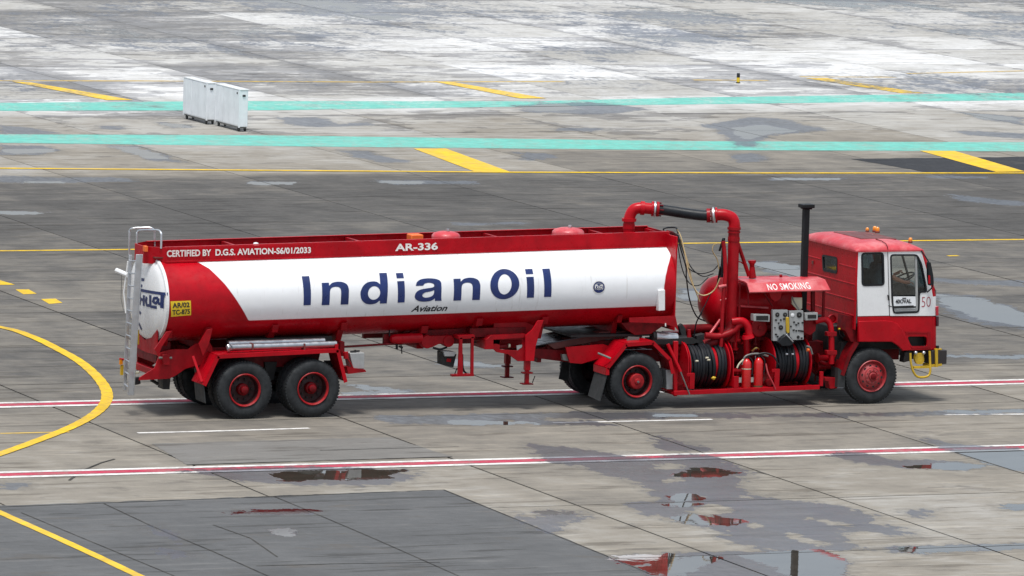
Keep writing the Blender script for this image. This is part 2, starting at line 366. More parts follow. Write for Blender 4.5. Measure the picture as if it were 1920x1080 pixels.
POOL = [
    z4([(480, 735), (600, 712), (700, 690), (760, 688), (640, 740), (580, 765), (520, 760)]), z4([(372, 688), (600, 680), (590, 700), (450, 716)]),
    z4([(880, 686), (1000, 672), (1150, 666), (1190, 690), (1250, 758), (1100, 780), (1020, 730)]),
    z4([(700, 352), (820, 372), (780, 385), (600, 385), (660, 372)]), z4([(640, 455), (690, 470), (620, 472)]), z4([(560, 490), (690, 488), (640, 500)]), z4([(600, 545), (690, 520), (850, 555), (780, 565), (640, 560)]),
    z4([(1500, 352), (1680, 338), (1810, 345), (1650, 360)]), z4([(1670, 290), (1960, 294), (1960, 375), (1840, 350), (1740, 320)]), z4([(1840, 494), (1960, 492), (1960, 506), (1880, 508)]),
    z4([(1470, 656), (1700, 650), (1690, 664), (1500, 668)]), z4([(1770, 648), (1960, 642), (1960, 656), (1800, 660)]), z4([(130, 518), (230, 520), (200, 530), (140, 528)]),
    z3([(1270, 376), (1350, 362), (1500, 364), (1440, 392), (1280, 398)]), z3([(1040, 372), (1270, 366), (1265, 396), (1080, 402)]), z3([(1010, 585), (1080, 585), (1090, 608), (1040, 606)]), z3([(880, 522), (1000, 518), (1160, 516), (1040, 524)]),
    PX([(850, 790), (980, 792), (1000, 795), (860, 795)]), PX([(1240, 778), (1300, 777), (1300, 780), (1240, 781)]), PX([(1780, 770), (1920, 768), (1920, 773), (1800, 773)]),
    PX([(1275, 545), (1335, 550), (1380, 560), (1330, 566), (1275, 556)]), PX([(1400, 492), (1460, 493), (1515, 506), (1560, 518), (1500, 516), (1450, 506)]),
    PX([(1750, 552), (1830, 560), (1930, 594), (1930, 612), (1860, 600), (1790, 578)]), PX([(1780, 667), (1930, 668), (1930, 670), (1780, 670)]), PX([(850, 676), (940, 687), (860, 684)]), PX([(660, 722), (720, 728), (740, 733), (680, 729)]), PX([(650, 737), (750, 733), (740, 736), (660, 739)]),
    PX([(705, 340), (780, 341), (780, 344), (710, 344)]), PX([(50, 341), (110, 341), (110, 343), (50, 343)]), PX([(485, 342), (548, 342), (540, 345), (480, 345)]), PX([(0, 397), (80, 399), (50, 401), (0, 401)]),
    PX([(1460, 334), (1570, 334), (1560, 337), (1470, 337)]), zt([(20, 560), (180, 560), (200, 568), (60, 576)]), zt([(430, 550), (510, 552), (620, 595), (560, 592)]), zt([(620, 462), (700, 468), (690, 478), (620, 472)]),
    ztr([(830, 480), (940, 470), (1060, 490), (960, 500), (880, 520)]), ztr([(1700, 425), (1850, 438), (1900, 452), (1780, 446)]), ztr([(360, 0), (900, 0), (1500, 12), (1700, 30), (1300, 42), (800, 60), (500, 40)]),
    ztr([(20, 400), (180, 392), (260, 408), (100, 416)]), zt([(0, 430), (110, 440), (60, 446)]) if 0 else zt([(300, 90), (520, 120), (900, 130), (560, 150), (330, 120)]),
    zt([(130, 130), (380, 160), (420, 200), (260, 210), (0, 170)]) if 0 else zt([(20, 200), (280, 225), (260, 240), (0, 225)]),
]
def soft(X, Y, polys, k=.35):
    r = np.full(X.shape, -3.0)
    for p in polys:
        p = np.array(p); x0, y0 = p.min(0)-4; x1, y1 = p.max(0)+4
        m = (X > x0) & (X < x1) & (Y > y0) & (Y < y1)
        if m.any(): r[m] = np.maximum(r[m], -poly_sd(X[m], Y[m], p.tolist())/k)
    return r
_n = [(rng.uniform(.5, 1), rng.uniform(0, 6.28), rng.uniform(0, 6.28), rng.uniform(0, PI)) for _ in range(24)]
def lown(X, Y, sc, o=0):
    r = 0
    for i in range(8):
        a, p, q, th = _n[(i+o) % 24]; f = (1+.35*i)/sc
        r = r + np.sin((X*math.cos(th)+Y*math.sin(th))*f+p+1.3*np.sin((X*math.sin(th)-Y*math.cos(th))*f*.7+q))
    return r/5.0
def fields(X, Y):
    d = soft(X, Y, DAMP); h = soft(X, Y, HOLES, .25)
    d = np.where(h > -3, np.minimum(d, -h+.2), d)
    p = soft(X, Y, POOL, .25)
    far = np.clip((Y-50)/18, 0, 1)
    fw = -2.2 + 1.55*far + (.9*lown(X*.55, Y*.35, 2.2) )*(.4+.6*far) + .5*np.clip((Y-84)/10, 0, 1)
    d = np.maximum(d, fw); p = np.maximum(p, fw-1.05+.6*lown(X, Y, 3.1, 5)*far)
    dx = np.min(np.abs(X[..., None]-np.array(XJ)), -1); ix = np.argmin(np.abs(X[..., None]-np.array(XJ)), -1)
    dy = np.min(np.abs(Y[..., None]-np.array(YJ)), -1); iy = np.argmin(np.abs(Y[..., None]-np.array(YJ)), -1)
    rj = np.array([.2+1.1*((k*37) % 11)/11 for k in range(40)])
    jn = np.maximum(np.exp(-dx/.5)*rj[ix], np.exp(-dy/.7)*rj[(iy*3) % 40])
    s = -1.5 + 1.28*far + jn*(.5+.75*far) + .55*far*np.clip((34-X)/14, -1, 1)*np.clip((Y-66)/8, 0, 1) - .5*np.clip((20-Y)/20, 0, 1) + .55*lown(X*.5, Y*.4, 1.6, 11)
    return np.clip(d, -3, 3), np.clip(p, -3, 3), np.clip(s, -3, 3)
def tone_at(X, Y):  # the rise in tone far off paints in the glare of dry slabs
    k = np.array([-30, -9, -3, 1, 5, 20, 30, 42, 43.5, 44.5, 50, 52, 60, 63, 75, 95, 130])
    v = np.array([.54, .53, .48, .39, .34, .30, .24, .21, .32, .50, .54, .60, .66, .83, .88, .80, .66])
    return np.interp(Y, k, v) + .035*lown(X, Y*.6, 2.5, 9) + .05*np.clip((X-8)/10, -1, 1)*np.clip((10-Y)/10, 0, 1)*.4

def ground_mat(name, paint=None, wear=.5, base_tone=None, base_add=0.0):
    m = bpy.data.materials.new(name); m.use_nodes = True; n = m.node_tree; L = n.links; b = n.nodes['Principled BSDF']
    geo = n.nodes.new('ShaderNodeNewGeometry').outputs['Position']
    def N(t, **k):
        x = n.nodes.new(t)
        for a, v in k.items(): setattr(x, a, v)
        return x
    def noise(scale, det=6, rg=.6, st=None):
        t = N('ShaderNodeTexNoise'); t.inputs['Scale'].default_value = scale; t.inputs['Detail'].default_value = det; t.inputs['Roughness'].default_value = rg
        if st:
            mp = N('ShaderNodeMapping'); mp.inputs['Scale'].default_value = st; L.new(geo, mp.inputs[0]); L.new(mp.outputs[0], t.inputs['Vector'])
        else: L.new(geo, t.inputs['Vector'])
        return t.outputs[0]
    def math_(op, a, b_=None, c=None):
        x = N('ShaderNodeMath', operation=op)
        for i, v in enumerate((a, b_, c)):
            if v is None: continue
            if isinstance(v, (int, float)): x.inputs[i].default_value = v
            else: L.new(v, x.inputs[i])
        return x.outputs[0]
    def ss(s, a, b_, lo=0., hi=1.):
        r = N('ShaderNodeMapRange', interpolation_type='SMOOTHSTEP')
        for i, v in enumerate((a, b_, lo, hi)): r.inputs[i+1].default_value = v
        L.new(s, r.inputs[0]); return r.outputs[0]
    def mix(f, a, b_, typ='MIX'):
        x = N('ShaderNodeMix', data_type='RGBA', blend_type=typ)
        if isinstance(f, float): x.inputs[0].default_value = f
        else: L.new(f, x.inputs[0])
        for i, v in ((6, a), (7, b_)):
            if isinstance(v, tuple): x.inputs[i].default_value = (*v, 1)
            else: L.new(v, x.inputs[i])
        return x.outputs[2]
    def attr(nm): return N('ShaderNodeAttribute', attribute_name=nm).outputs['Fac']
    wet, pool, tone, semi = attr('wet'), attr('pool'), attr('tone'), attr('semi')
    n1 = noise(1.1, 9, .62, (1, .55, 1)); n2 = noise(6, 5, .6, (1, .6, 1)); n3 = noise(.45, 4, .55, (.8, 1, 1)); st = noise(2.6, 8, .66, (.45, 1.2, 1)); fine = noise(38, 4, .7)
    # tone of the dry surface, with distant glare painted in
    t = math_('ADD', tone, math_('MULTIPLY', math_('SUBTRACT', n3, .5), .22))
    t = math_('ADD', t, math_('MULTIPLY', math_('SUBTRACT', st, .5), .30))
    t = math_('ADD', t, math_('MULTIPLY', math_('SUBTRACT', n1, .5), .30))
    t = math_('ADD', t, math_('MULTIPLY', math_('SUBTRACT', fine, .5), .16))
    cr = N('ShaderNodeValToRGB'); L.new(t, cr.inputs[0]); e = cr.color_ramp
    stops = base_tone or [(0., (.030, .029, .028)), (.25, (.088, .083, .078)), (.5, (.228, .206, .174)), (.75, (.38, .37, .35)), (1., (.64, .64, .64))]
    e.elements[0].position = stops[0][0]; e.elements[0].color = (*stops[0][1], 1)
    e.elements[1].position = stops[-1][0]; e.elements[1].color = (*stops[-1][1], 1)
    for p_, c_ in stops[1:-1]: k = e.elements.new(p_); k.color = (*c_, 1)
    dry = cr.outputs[0]
    # brownish dark stains
    stn = ss(noise(.9, 10, .72, (.6, 1.1, 1)), .56, .66, 0, .6); dry = mix(ss(noise(4.2, 6, .7, (.5, 1, 1)), .66, .72, 0, .5), dry, (.07, .065, .06)); dry = mix(stn, dry, (.10, .09, .08), 'MIX')
    sk = noise(1.5, 7, .62, (.22, 1.9, 1)); dry = mix(ss(sk, .565, .61, 0, .65), dry, mix(1.0, dry, (.50, .48, .46), 'MULTIPLY')); sk2 = noise(2.1, 6, .6, (.2, 2.1, 1)); dry = mix(ss(sk2, .585, .62, 0, .6), dry, mix(1.0, dry, (1.35, 1.33, 1.30), 'MULTIPLY'))
    # half-dried areas: darker, with their own crisp outlines
    se = math_('ADD', semi, math_('ADD', math_('MULTIPLY', math_('SUBTRACT', noise(.50, 10, .64, (.8, 1.0, 1)), .5), 3.8), math_('MULTIPLY', math_('SUBTRACT', noise(1.3, 7, .6, (.55, 1.0, 1)), .5), 3.6))); sm = ss(se, .0, .10); sm2 = ss(se, .75, .85)
    dry = mix(math_('MULTIPLY', sm, .85), dry, mix(1.0, dry, (.56, .56, .58), 'MULTIPLY')); dry = mix(math_('MULTIPLY', sm2, .8), dry, mix(1.0, dry, (.66, .67, .69), 'MULTIPLY'))
    if paint:
        worn = ss(math_('ADD', noise(7, 9, .78), math_('MULTIPLY', math_('SUBTRACT', n1, .5), .5)), .5-.28*(1-wear), .72, 0, wear)
        pv = mix(ss(noise(2.5, 5, .6), .3, .7), paint, tuple(k*.78 for k in paint))
        dry = mix(worn, pv, dry)
    we = math_('ADD', wet, math_('ADD', math_('MULTIPLY', math_('SUBTRACT', n1, .5), 3.4), math_('MULTIPLY', math_('SUBTRACT', n2, .5), 2.8)))
    pe = math_('ADD', pool, math_('ADD', math_('MULTIPLY', math_('SUBTRACT', n1, .5), 3.0), math_('MULTIPLY', math_('SUBTRACT', n2, .5), 2.0)))
    wm = ss(we, -.03, .06); halo = ss(we, -.9, .05, 0, .35); pm = math_('MULTIPLY', ss(pe, -.55, -.40), ss(we, -.6, .0))
    col = mix(halo, dry, (.10, .095, .09), 'MIX')
    damp = mix(ss(n1, .35, .65, .25, .6), mix(1.0, dry, (.50, .52, .58), 'MULTIPLY'), (.080, .082, .095)); col = mix(wm, col, damp); col = mix(pm, col, mix(1.0, dry, (.22, .21, .20), 'MULTIPLY'))
    L.new(col, b.inputs['Base Color'])
    r = math_('SUBTRACT', ss(n2, .3, .7, .74, .9), math_('MULTIPLY', wm, .44)); r = math_('SUBTRACT', r, math_('MULTIPLY', pm, .60))
    L.new(math_('MAXIMUM', r, .015), b.inputs['Roughness'])
    b.inputs['IOR'].default_value = 1.45; L.new(math_('ADD', ss(wm, 0, 1, .22, .42), math_('MULTIPLY', pm, .5)), b.inputs['Specular IOR Level'])
    bp = N('ShaderNodeBump'); bp.inputs['Distance'].default_value = .012
    L.new(math_('MULTIPLY', math_('SUBTRACT', 1.0, math_('MAXIMUM', math_('MULTIPLY', wm, .96), pm)), .5), bp.inputs['Strength']); L.new(fine, bp.inputs['Height'])
    bp2 = N('ShaderNodeBump'); bp2.inputs['Distance'].default_value = .002; bp2.inputs['Strength'].default_value = .12
    L.new(noise(5, 2, .5), bp2.inputs['Height']); L.new(bp.outputs[0], bp2.inputs['Normal']); L.new(bp2.outputs[0], b.inputs['Normal'])
    return m
CONC = ground_mat('weathered_concrete')
ASPH = ground_mat('grey_asphalt', base_tone=[(0., (.02, .021, .022)), (.5, (.098, .099, .101)), (1., (.20, .20, .20))])
ASPHL = ground_mat('pale_patch_concrete', base_tone=[(0., (.06, .058, .055)), (.5, (.165, .158, .148)), (1., (.22, .22, .22))])
TAR = ground_mat('black_asphalt', base_tone=[(0., (.02, .02, .023)), (.5, (.032, .033, .037)), (1., (.06, .06, .065))])
P_YEL = ground_mat('yellow_road_paint', (.78, .50, .02), .45); P_YELF = ground_mat('worn_yellow_road_paint', (.62, .42, .10), .8)
P_RED = ground_mat('red_road_paint', (.48, .045, .09), .6); P_WHT = ground_mat('white_road_paint', (.76, .74, .72), .6)
P_TEAL = ground_mat('teal_road_paint', (.15, .48, .41), .8); P_BLK = ground_mat('dark_joint_filler', (.02, .02, .02), .3)

def add_attrs(me, extra_tone=0.0, flat=None, extra_semi=0.0):
    n = len(me.vertices); co = np.empty(n*3); me.vertices.foreach_get('co', co); co = co.reshape(-1, 3)
    d, p, sm_ = fields(co[:, 0], co[:, 1]); t = tone_at(co[:, 0], co[:, 1])+extra_tone if flat is None else np.full(n, flat)+.04*lown(co[:, 0], co[:, 1], 1.5, 3)
    sm_ = sm_ + extra_semi
    for nm, v in (('wet', d), ('pool', p), ('tone', t), ('semi', sm_)):
        a = me.attributes.new(nm, 'FLOAT', 'POINT'); a.data.foreach_set('value', v.astype(np.float32))
def grid_mesh(name, x0, x1, y0, y1, z, dx, dy, mt, thick=0.0, tone=0.0, flat=None, semi=0.0):
    nx = max(1, int(math.ceil((x1-x0)/dx))); ny = max(1, int(math.ceil((y1-y0)/dy)))
    xs = np.linspace(x0, x1, nx+1); ys = np.linspace(y0, y1, ny+1)
    vs = [(x, y, z) for y in ys for x in xs]; W = nx+1
    fs = [(j*W+i, j*W+i+1, (j+1)*W+i+1, (j+1)*W+i) for j in range(ny) for i in range(nx)]
    if thick:
        b = len(vs); vs += [(x0, y0, z-thick), (x1, y0, z-thick), (x1, y1, z-thick), (x0, y1, z-thick)]
        c = [0, nx, ny*W+nx, ny*W]
        e0 = list(range(0, nx+1)); e1 = [j*W+nx for j in range(ny+1)]; e2 = [ny*W+i for i in range(nx, -1, -1)]; e3 = [j*W for j in range(ny, -1, -1)]
        for e, a, q in ((e0, b, b+1), (e1, b+1, b+2), (e2, b+2, b+3), (e3, b+3, b)): fs.append(e[::-1]+[a, q])
    me = bpy.data.meshes.new(name); me.from_pydata(vs, [], fs); me.materials.append(mt); add_attrs(me, tone, flat, semi); me.update()
    o = bpy.data.objects.new(name, me); COL.objects.link(o); return o
def ribbon(name, pts, width, mt, z=.004, step=.35, flat=None, parent=None):
    """painted stripe along a ground polyline"""
    P = [Vector(p) for p in pts]; Q = [P[0]]
    for a, b in zip(P, P[1:]):
        k = max(1, int((b-a).length/step)); Q += [a.lerp(b, i/k) for i in range(1, k+1)]
    vs = []
    for i, p in enumerate(Q):
        d = (Q[min(i+1, len(Q)-1)]-Q[max(i-1, 0)]).normalized(); nrm = Vector((-d.y, d.x))
        ww = width*(1+.04*math.sin(i*1.7))/2
        vs += [(*(p+nrm*ww), z), (*(p-nrm*ww), z)]
    fs = [(2*i, 2*i+1, 2*i+3, 2*i+2) for i in range(len(Q)-1)]
    return ground_piece(name, vs, fs, mt, flat)
def ground_piece(name, vs, fs, mt, flat=None):
    me = bpy.data.meshes.new(name); me.from_pydata(vs, [], fs); me.materials.append(mt); me.update()
    bm = bmesh.new(); bm.from_mesh(me); bmesh.ops.recalc_face_normals(bm, faces=bm.faces)
    if sum(f.normal.z for f in bm.faces) < 0: bmesh.ops.reverse_faces(bm, faces=bm.faces)
    bm.to_mesh(me); bm.free(); add_attrs(me, 0, flat)
    o = bpy.data.objects.new(name, me); COL.objects.link(o); o['kind'] = 'structure'; return o
def strip(name, top, bot, mt, z=.004, n=60, flat=None):     # band between two image-survey polylines
    def samp(pl, x): return np.interp(x, [p[0] for p in pl], [p[1] for p in pl])
    xs = np.linspace(top[0][0], top[-1][0], n); vs = []
    for x in xs:
        a = gz(x, samp(bot, x)); b = gz(x, samp(top, x))
        for k in range(5): t = k/4; vs.append((a[0]*(1-t)+b[0]*t, a[1]*(1-t)+b[1]*t, z))
    fs = [(5*i+k, 5*i+5+k, 5*i+6+k, 5*i+1+k) for i in range(n-1) for k in range(4)]
    return ground_piece(name, vs, fs, mt, flat)
def quadpatch(name, px, mt, z=.004, n=24, flat=None):
    P = [Vector((*gz(*p), z)) for p in px]; f = bil(P)
    vs = [tuple(f(i/n, j/n)) for j in range(n+1) for i in range(n+1)]
    if n >= 24:                               # ragged sealed edge
        vs = [(x+(rng.normal(0, .012) if (i in (0, n) or j in (0, n)) else 0), y+(rng.normal(0, .03) if (i in (0, n) or j in (0, n)) else 0), z_) for (x, y, z_), (j, i) in zip(vs, [(j, i) for j in range(n+1) for i in range(n+1)])]
    return ground_piece(name, vs, [(j*(n+1)+i, j*(n+1)+i+1, (j+1)*(n+1)+i+1, (j+1)*(n+1)+i) for j in range(n) for i in range(n)], mt, flat)

X0, X1, Y0, Y1 = XJ[0], XJ[-1], YJ[0], YJ[-1]
B = 2500
me = bpy.data.meshes.new('concrete_apron')
me.from_pydata([(-B, -B, 0), (B, -B, 0), (B, B, 0), (-B, B, 0), (X0, Y0, 0), (X1, Y0, 0), (X1, Y1, 0), (X0, Y1, 0)], [], [(0, 1, 5, 4), (1, 2, 6, 5), (2, 3, 7, 6), (3, 0, 4, 7)])
me.materials.append(CONC); add_attrs(me, 0, .5); me.update()
for nm, v in (('wet', -2), ('pool', -3)): me.attributes[nm].data.foreach_set('value', [v]*8)
apron = bpy.data.objects.new('concrete_apron', me); COL.objects.link(apron); apron['kind'] = 'structure'
bed = MB().add([(X0, Y0, -.03), (X1, Y0, -.03), (X1, Y1, -.03), (X0, Y1, -.03)], [(0, 1, 2, 3)]).build('joint_bed', mat('joint_tar', (.018, .017, .016), .8)); bed.parent = apron
outer = MB()
for i in range(len(XJ)-1):
    for j in range(len(YJ)-1):
        a, b, c, d = XJ[i], XJ[i+1], YJ[j], YJ[j+1]; cx, cy = (a+b)/2, (c+d)/2
        # keep the slabs near the view, leave far corners to the plain slabs
        p = RM @ (np.array([cx, cy, 0])-CAM); u = FPX*p[0]/-p[2]
        near = abs(u) < 1500
        g = .024 if cy < 20 else .014
        if near:
            o = grid_mesh('slab', a+g, b-g, c+g, d-g, rng.uniform(-.002, .001), .13, .24, CONC, .028, tone=rng.normal(0, .03 if cy < 44 else .05), semi=rng.normal(0, .15 if cy < 50 else .38))
            o.parent = apron
        else: outer.box(a+g, b-g, c+g, d-g, -.028, 0)
o = outer.build('slab_field', CONC); add_attrs(o.data, 0); o.parent = apron; o['kind'] = 'stuff'
# repairs and painted markings
quadpatch('asphalt_patch', [(-150, 1165), (1420, 1155), (832, 919), (-150, 954)], ASPH, .004, 60, flat=.5)
quadpatch('pale_concrete_patch', [(350, 872), (848, 857), (732, 820), (284, 832)], ASPHL, .004, 30, flat=.5)
quadpatch('black_asphalt_patch', [(1742, 323.5), (2100, 322), (2000, 293), (1595, 298)], TAR, .004, 24, flat=.5)
for Yc, nm in ((2.59, 0), (-6.05, 1)):
    dY = .0 if nm == 0 else -.03
    xa, xb = -30, 60
    ribbon('white_line', [(xa, Yc+.27), (xb, Yc+.27+dY)], .18, P_WHT, .008)
    ribbon('red_line', [(xa, Yc), (xb, Yc+dY)], .30, P_RED, .008)
    ribbon('white_line', [(xa, Yc-.28), (xb, Yc-.28+dY)], .20, P_WHT, .008)
strip('teal_band', [(-400, 194), (0, 193), (400, 190), (1000, 190), (1300, 183), (1920, 174), (2300, 168)], [(-400, 209), (0, 208), (500, 207), (1050, 199), (1920, 188), (2300, 183)], P_TEAL, .004, 160)
strip('teal_band', [(-400, 250), (0, 252), (500, 254), (1300, 265), (1920, 267), (2300, 268)], [(-400, 265), (0, 268), (500, 274), (1200, 281), (1700, 283), (2300, 286)], P_TEAL, .004, 160)
def gl(name, px, wd, mt, z=.004): return ribbon(name, PX(px), wd, mt, z)
gl('yellow_line', [(-300, 314), (0, 316), (500, 320), (960, 323.5), (1450, 325), (1920, 325), (2200, 325)], .27, P_YEL, .012)
gl('yellow_line', [(-300, 474), (0, 470.5), (960, 460), (1920, 449), (2200, 446)], .20, P_YEL)
gl('worn_yellow_line', [(-200, 151), (300, 152), (700, 154), (1060, 153)], .26, P_YELF)
gl('worn_yellow_line', [(1300, 150), (1440, 151)], .26, P_YELF); gl('worn_yellow_line', [(1500, 144), (1680, 145)], .22, P_YELF); gl('worn_yellow_line', [(1700, 138), (1920, 133)], .22, P_YELF)
for q in ([(200, 188), (250, 188), (58, 155), (20, 153)], [(975, 185), (1025, 185), (850, 154.5), (812, 153)], [(1690, 175), (1732, 175), (1552, 147), (1510, 147)],
          [(893, 323.5), (957, 323), (836, 279), (775, 279)], [(1868, 323), (1922, 322), (1790, 283.5), (1724, 283)]):
    quadpatch('yellow_bar', q, P_YEL, .010, 10)
for q in ([(-40, 535), (28, 534), (-2, 525), (-60, 525)], [(44, 552), (69, 551), (54, 543), (29, 543)], [(92, 570), (117, 568), (104, 560), (77, 561)]): quadpatch('yellow_dash', q, P_YEL, .004, 6)
def curve_line(px, wd, mt, nm):
    P = smooth_path([(*gz(*p), 0) for p in px], 10); return ribbon(nm, [(p.x, p.y) for p in P], wd, mt, .012, step=.2)
curve_line([(-160, 590), (0, 614), (60, 632), (110, 656), (150, 679), (180, 705), (198, 730), (200, 750), (188, 768), (165, 785), (130, 803), (80, 823), (0, 852), (-200, 920)], .215, P_YEL, 'yellow_curve')
curve_line([(-200, 872), (0, 962), (130, 1020), (262, 1082), (500, 1200)], .17, P_YEL, 'yellow_line')
gl('thin_white_line', [(258, 812), (420, 808), (580, 803)], .13, P_WHT); gl('thin_white_line', [(1036, 793), (1335, 786.5)], .13, P_WHT); gl('thin_white_line', [(1770, 778), (2000, 776)], .13, P_WHT)
gl('thin_white_line', [(0, 813), (130, 810)], .12, P_YELF); gl('yellow_dash', [(1777, 480), (1797, 479.5)], .16, P_YEL)
# cracks filled with tar
for px in ([(130, 901), (152, 884), (190, 868), (215, 861)], [(1420, 885), (1440, 890)]): gl('filled_crack', px, .05, P_BLK, .006)
for px in ([(195, 945), (280, 985), (400, 1035), (505, 1082)], [(515, 932), (585, 961), (700, 1010), (870, 1085)], [(480, 1062), (620, 1058), (825, 1055)], [(400, 985), (470, 1010), (520, 1045)], [(40, 962), (180, 1020), (330, 1082)], [(600, 845), (860, 838)]): gl('filled_crack', px, .028, P_BLK, .0085)
for px in ([(350, 872), (848, 857)], [(-40, 953), (832, 919)], [(832, 919), (1216, 1075)]): gl('sealed_edge', px, .035, P_BLK, .0085)
# ------------------------------------------------------------------ the tank trailer
TR = empty('tank_trailer', (2.0, 1.25, 0), 'long red and white fuel tank semi-trailer with big blue lettering, coupled behind the red tractor', 'tank trailer')
XR, XF = -2.73, 7.14                       # rear and front end of the tank
HW, HH, EN = 1.03, .778, 2.15
def zc(x): return 2.07 + .0165*(x-XR)
def tank_pt(x, th, grow=0.0):
    """th = 0 at the near side, 90 degrees at the top"""
    c, s_ = math.cos(th), math.sin(th)
    a, b = HW+grow, HH+grow
    y = 1.25 - a*math.copysign(abs(c)**(2/EN), c); z = zc(x) + b*math.copysign(abs(s_)**(2/EN), s_)
    return (x, y, z)
def surf_y(x, z, grow=.004):
    k = min(1, abs((z-zc(x))/(HH+grow))); return 1.25-(HW+grow)*(1-k**EN)**(1/EN)
def at_tank(px, py, grow=.004):
    Y = .1
    for _ in range(14): p = at(px, py, Y); Y = surf_y(p[0], p[2], grow)
    return (p[0], Y, p[2])
def on_tank(P):                             # P: four picture points bl, br, tr, tl -> patch lying on the shell
    q = [at_tank(*p) for p in P]; f = bil([(p[0], 0, p[2]) for p in q])
    def g(u, v): r = f(u, v); return (r.x, surf_y(r.x, r.z, .005), r.z)
    return g
# shell with painted border: signed distance stored per vertex, white inside
swoosh = [(357, 484), (393, 504), (422, 533), (444, 563), (466, 601)]
SW = [at_tank(*p) for p in swoosh]
FR = [at_tank(*p) for p in [(1262, 457), (1259.5, 470), (1256.5, 484), (1252, 500), (1248, 518), (1245.5, 536), (1244, 555), (1243, 573)]]
NX, NT = 330, 256
xs = np.unique(np.concatenate([np.linspace(XR, 6.6, NX-60), np.linspace(6.6, XF, 61)])); mb = MB(); pv = []
swz = [p[2]-zc(p[0]) for p in SW][::-1]; swx = [p[0] for p in SW][::-1]; frz = [p[2]-zc(p[0]) for p in FR][::-1]; frx = [p[0] for p in FR][::-1]
ZB = swz[0]
vs = []
for x in xs:
    for k in range(NT):
        p = tank_pt(x, 2*PI*k/NT); vs.append(p); dz = p[2]-zc(x)
        pv.append(min(x-np.interp(dz, swz, swx), np.interp(dz, frz, frx)-x, (dz-ZB)))
n_ = len(xs)
fs = [(i*NT+k, i*NT+(k+1) % NT, (i+1)*NT+(k+1) % NT, (i+1)*NT+k) for i in range(n_-1) for k in range(NT)]
shell = mb.add(vs, fs).build('tank_shell', RED, TR, angle=60)
a = shell.data.attributes.new('paint', 'FLOAT', 'POINT'); a.data.foreach_set('value', np.array(pv, dtype=np.float32))
# two-colour paint: copy of the red paint with a sharp border to white
mp = RED.copy(); mp.name = 'two_colour_tank_paint'; n = mp.node_tree; L = n.links; bs = n.nodes['Principled BSDF']
src = bs.inputs['Base Color'].links[0].from_socket; at_ = n.nodes.new('ShaderNodeAttribute'); at_.attribute_name = 'paint'
def mr(s, a0, b0, lo=0., hi=1.):
    r = n.nodes.new('ShaderNodeMapRange')
    for i, v in enumerate((a0, b0, lo, hi)): r.inputs[i+1].default_value = v
    L.new(s, r.inputs[0]); return r.outputs[0]
def mx(f, a0, b0):
    x = n.nodes.new('ShaderNodeMix'); x.data_type = 'RGBA'; L.new(f, x.inputs[0])
    for i, v in ((6, a0), (7, b0)):
        if isinstance(v, tuple): x.inputs[i].default_value = (*v, 1)
        else: L.new(v, x.inputs[i])
    return x.outputs[2]
gp = n.nodes.new('ShaderNodeNewGeometry')
def nz(sc, st, d=7):
    m1 = n.nodes.new('ShaderNodeMapping'); m1.inputs['Scale'].default_value = st; L.new(gp.outputs['Position'], m1.inputs[0])
    t = n.nodes.new('ShaderNodeTexNoise'); t.inputs['Scale'].default_value = sc; t.inputs['Detail'].default_value = d; t.inputs['Roughness'].default_value = .68; L.new(m1.outputs[0], t.inputs['Vector']); return t.outputs[0]
wcol = mx(mr(nz(1.2, (1, 1, .25)), .45, .75, 0, .35), (.80, .81, .83), (.60, .60, .60))
wcol = mx(mr(nz(4.5, (2.4, 1, .12)), .59, .72, 0, .55), wcol, (.42, .39, .35))
L.new(mx(mr(at_.outputs['Fac'], -.006, .006), src, wcol), bs.inputs['Base Color'])
bpn = n.nodes.new('ShaderNodeBump'); bpn.inputs['Strength'].default_value = .35; bpn.inputs['Distance'].default_value = .03
L.new(nz(1.5, (1, 1, 1), 2), bpn.inputs['Height']); L.new(bpn.outputs[0], bs.inputs['Normal'])
shell.data.materials[0] = mp
# dished ends
def dish(x0, bulge, name, m_, N=12):
    mb = MB(); vs = []
    for i in range(N+1):
        q = i/N
        for k in range(96):
            p = tank_pt(x0, 2*PI*k/96, -.004); f = max(.002, 1-q)
            vs.append((x0+bulge*math.sqrt(max(0, 1-f*f))*1.0, 1.25+(p[1]-1.25)*f, zc(x0)+(p[2]-zc(x0))*f))
    fs = [(i*96+k, i*96+(k+1) % 96, (i+1)*96+(k+1) % 96, (i+1)*96+k) for i in range(N) for k in range(96)]
    return mb.add(vs, fs).build(name, m_, TR, angle=60)
cap = dish(XR, -.16, 'rear_end_cap', WHITE); 
front_cap = dish(XF-.002, .10, 'front_end_cap', RED)
rim = MB()
for k in range(96):
    a0, a1 = 2*PI*k/96, 2*PI*(k+1)/96; q = []
    for a_ in (a0, a1):
        for g_, xx in ((.014, XR-.02), (-.02, XR-.03), (.014, XR+.03), (-.02, XR+.03)): p = tank_pt(XR, a_, g_); q.append((xx, p[1], p[2]))
    rim.add(q, [(0, 1, 5, 4), (0, 4, 6, 2), (1, 3, 7, 5)])
rim.build('end_ring', WHITE, TR, angle=60)
# faint weld seams round the shell
for xx in (-1.0, .85, 2.7, 4.55, 5.9):
    sm = MB(); sm.tube([tank_pt(xx, math.radians(t), .001) for t in range(-150, 151, 4)], .0028, 4, False)
# front bulkhead plate
BH = MB().box(7.14, 7.17, .26, 2.24, 1.42, 3.16); BH.build('front_bulkhead', RED, TR, bevel=.006)
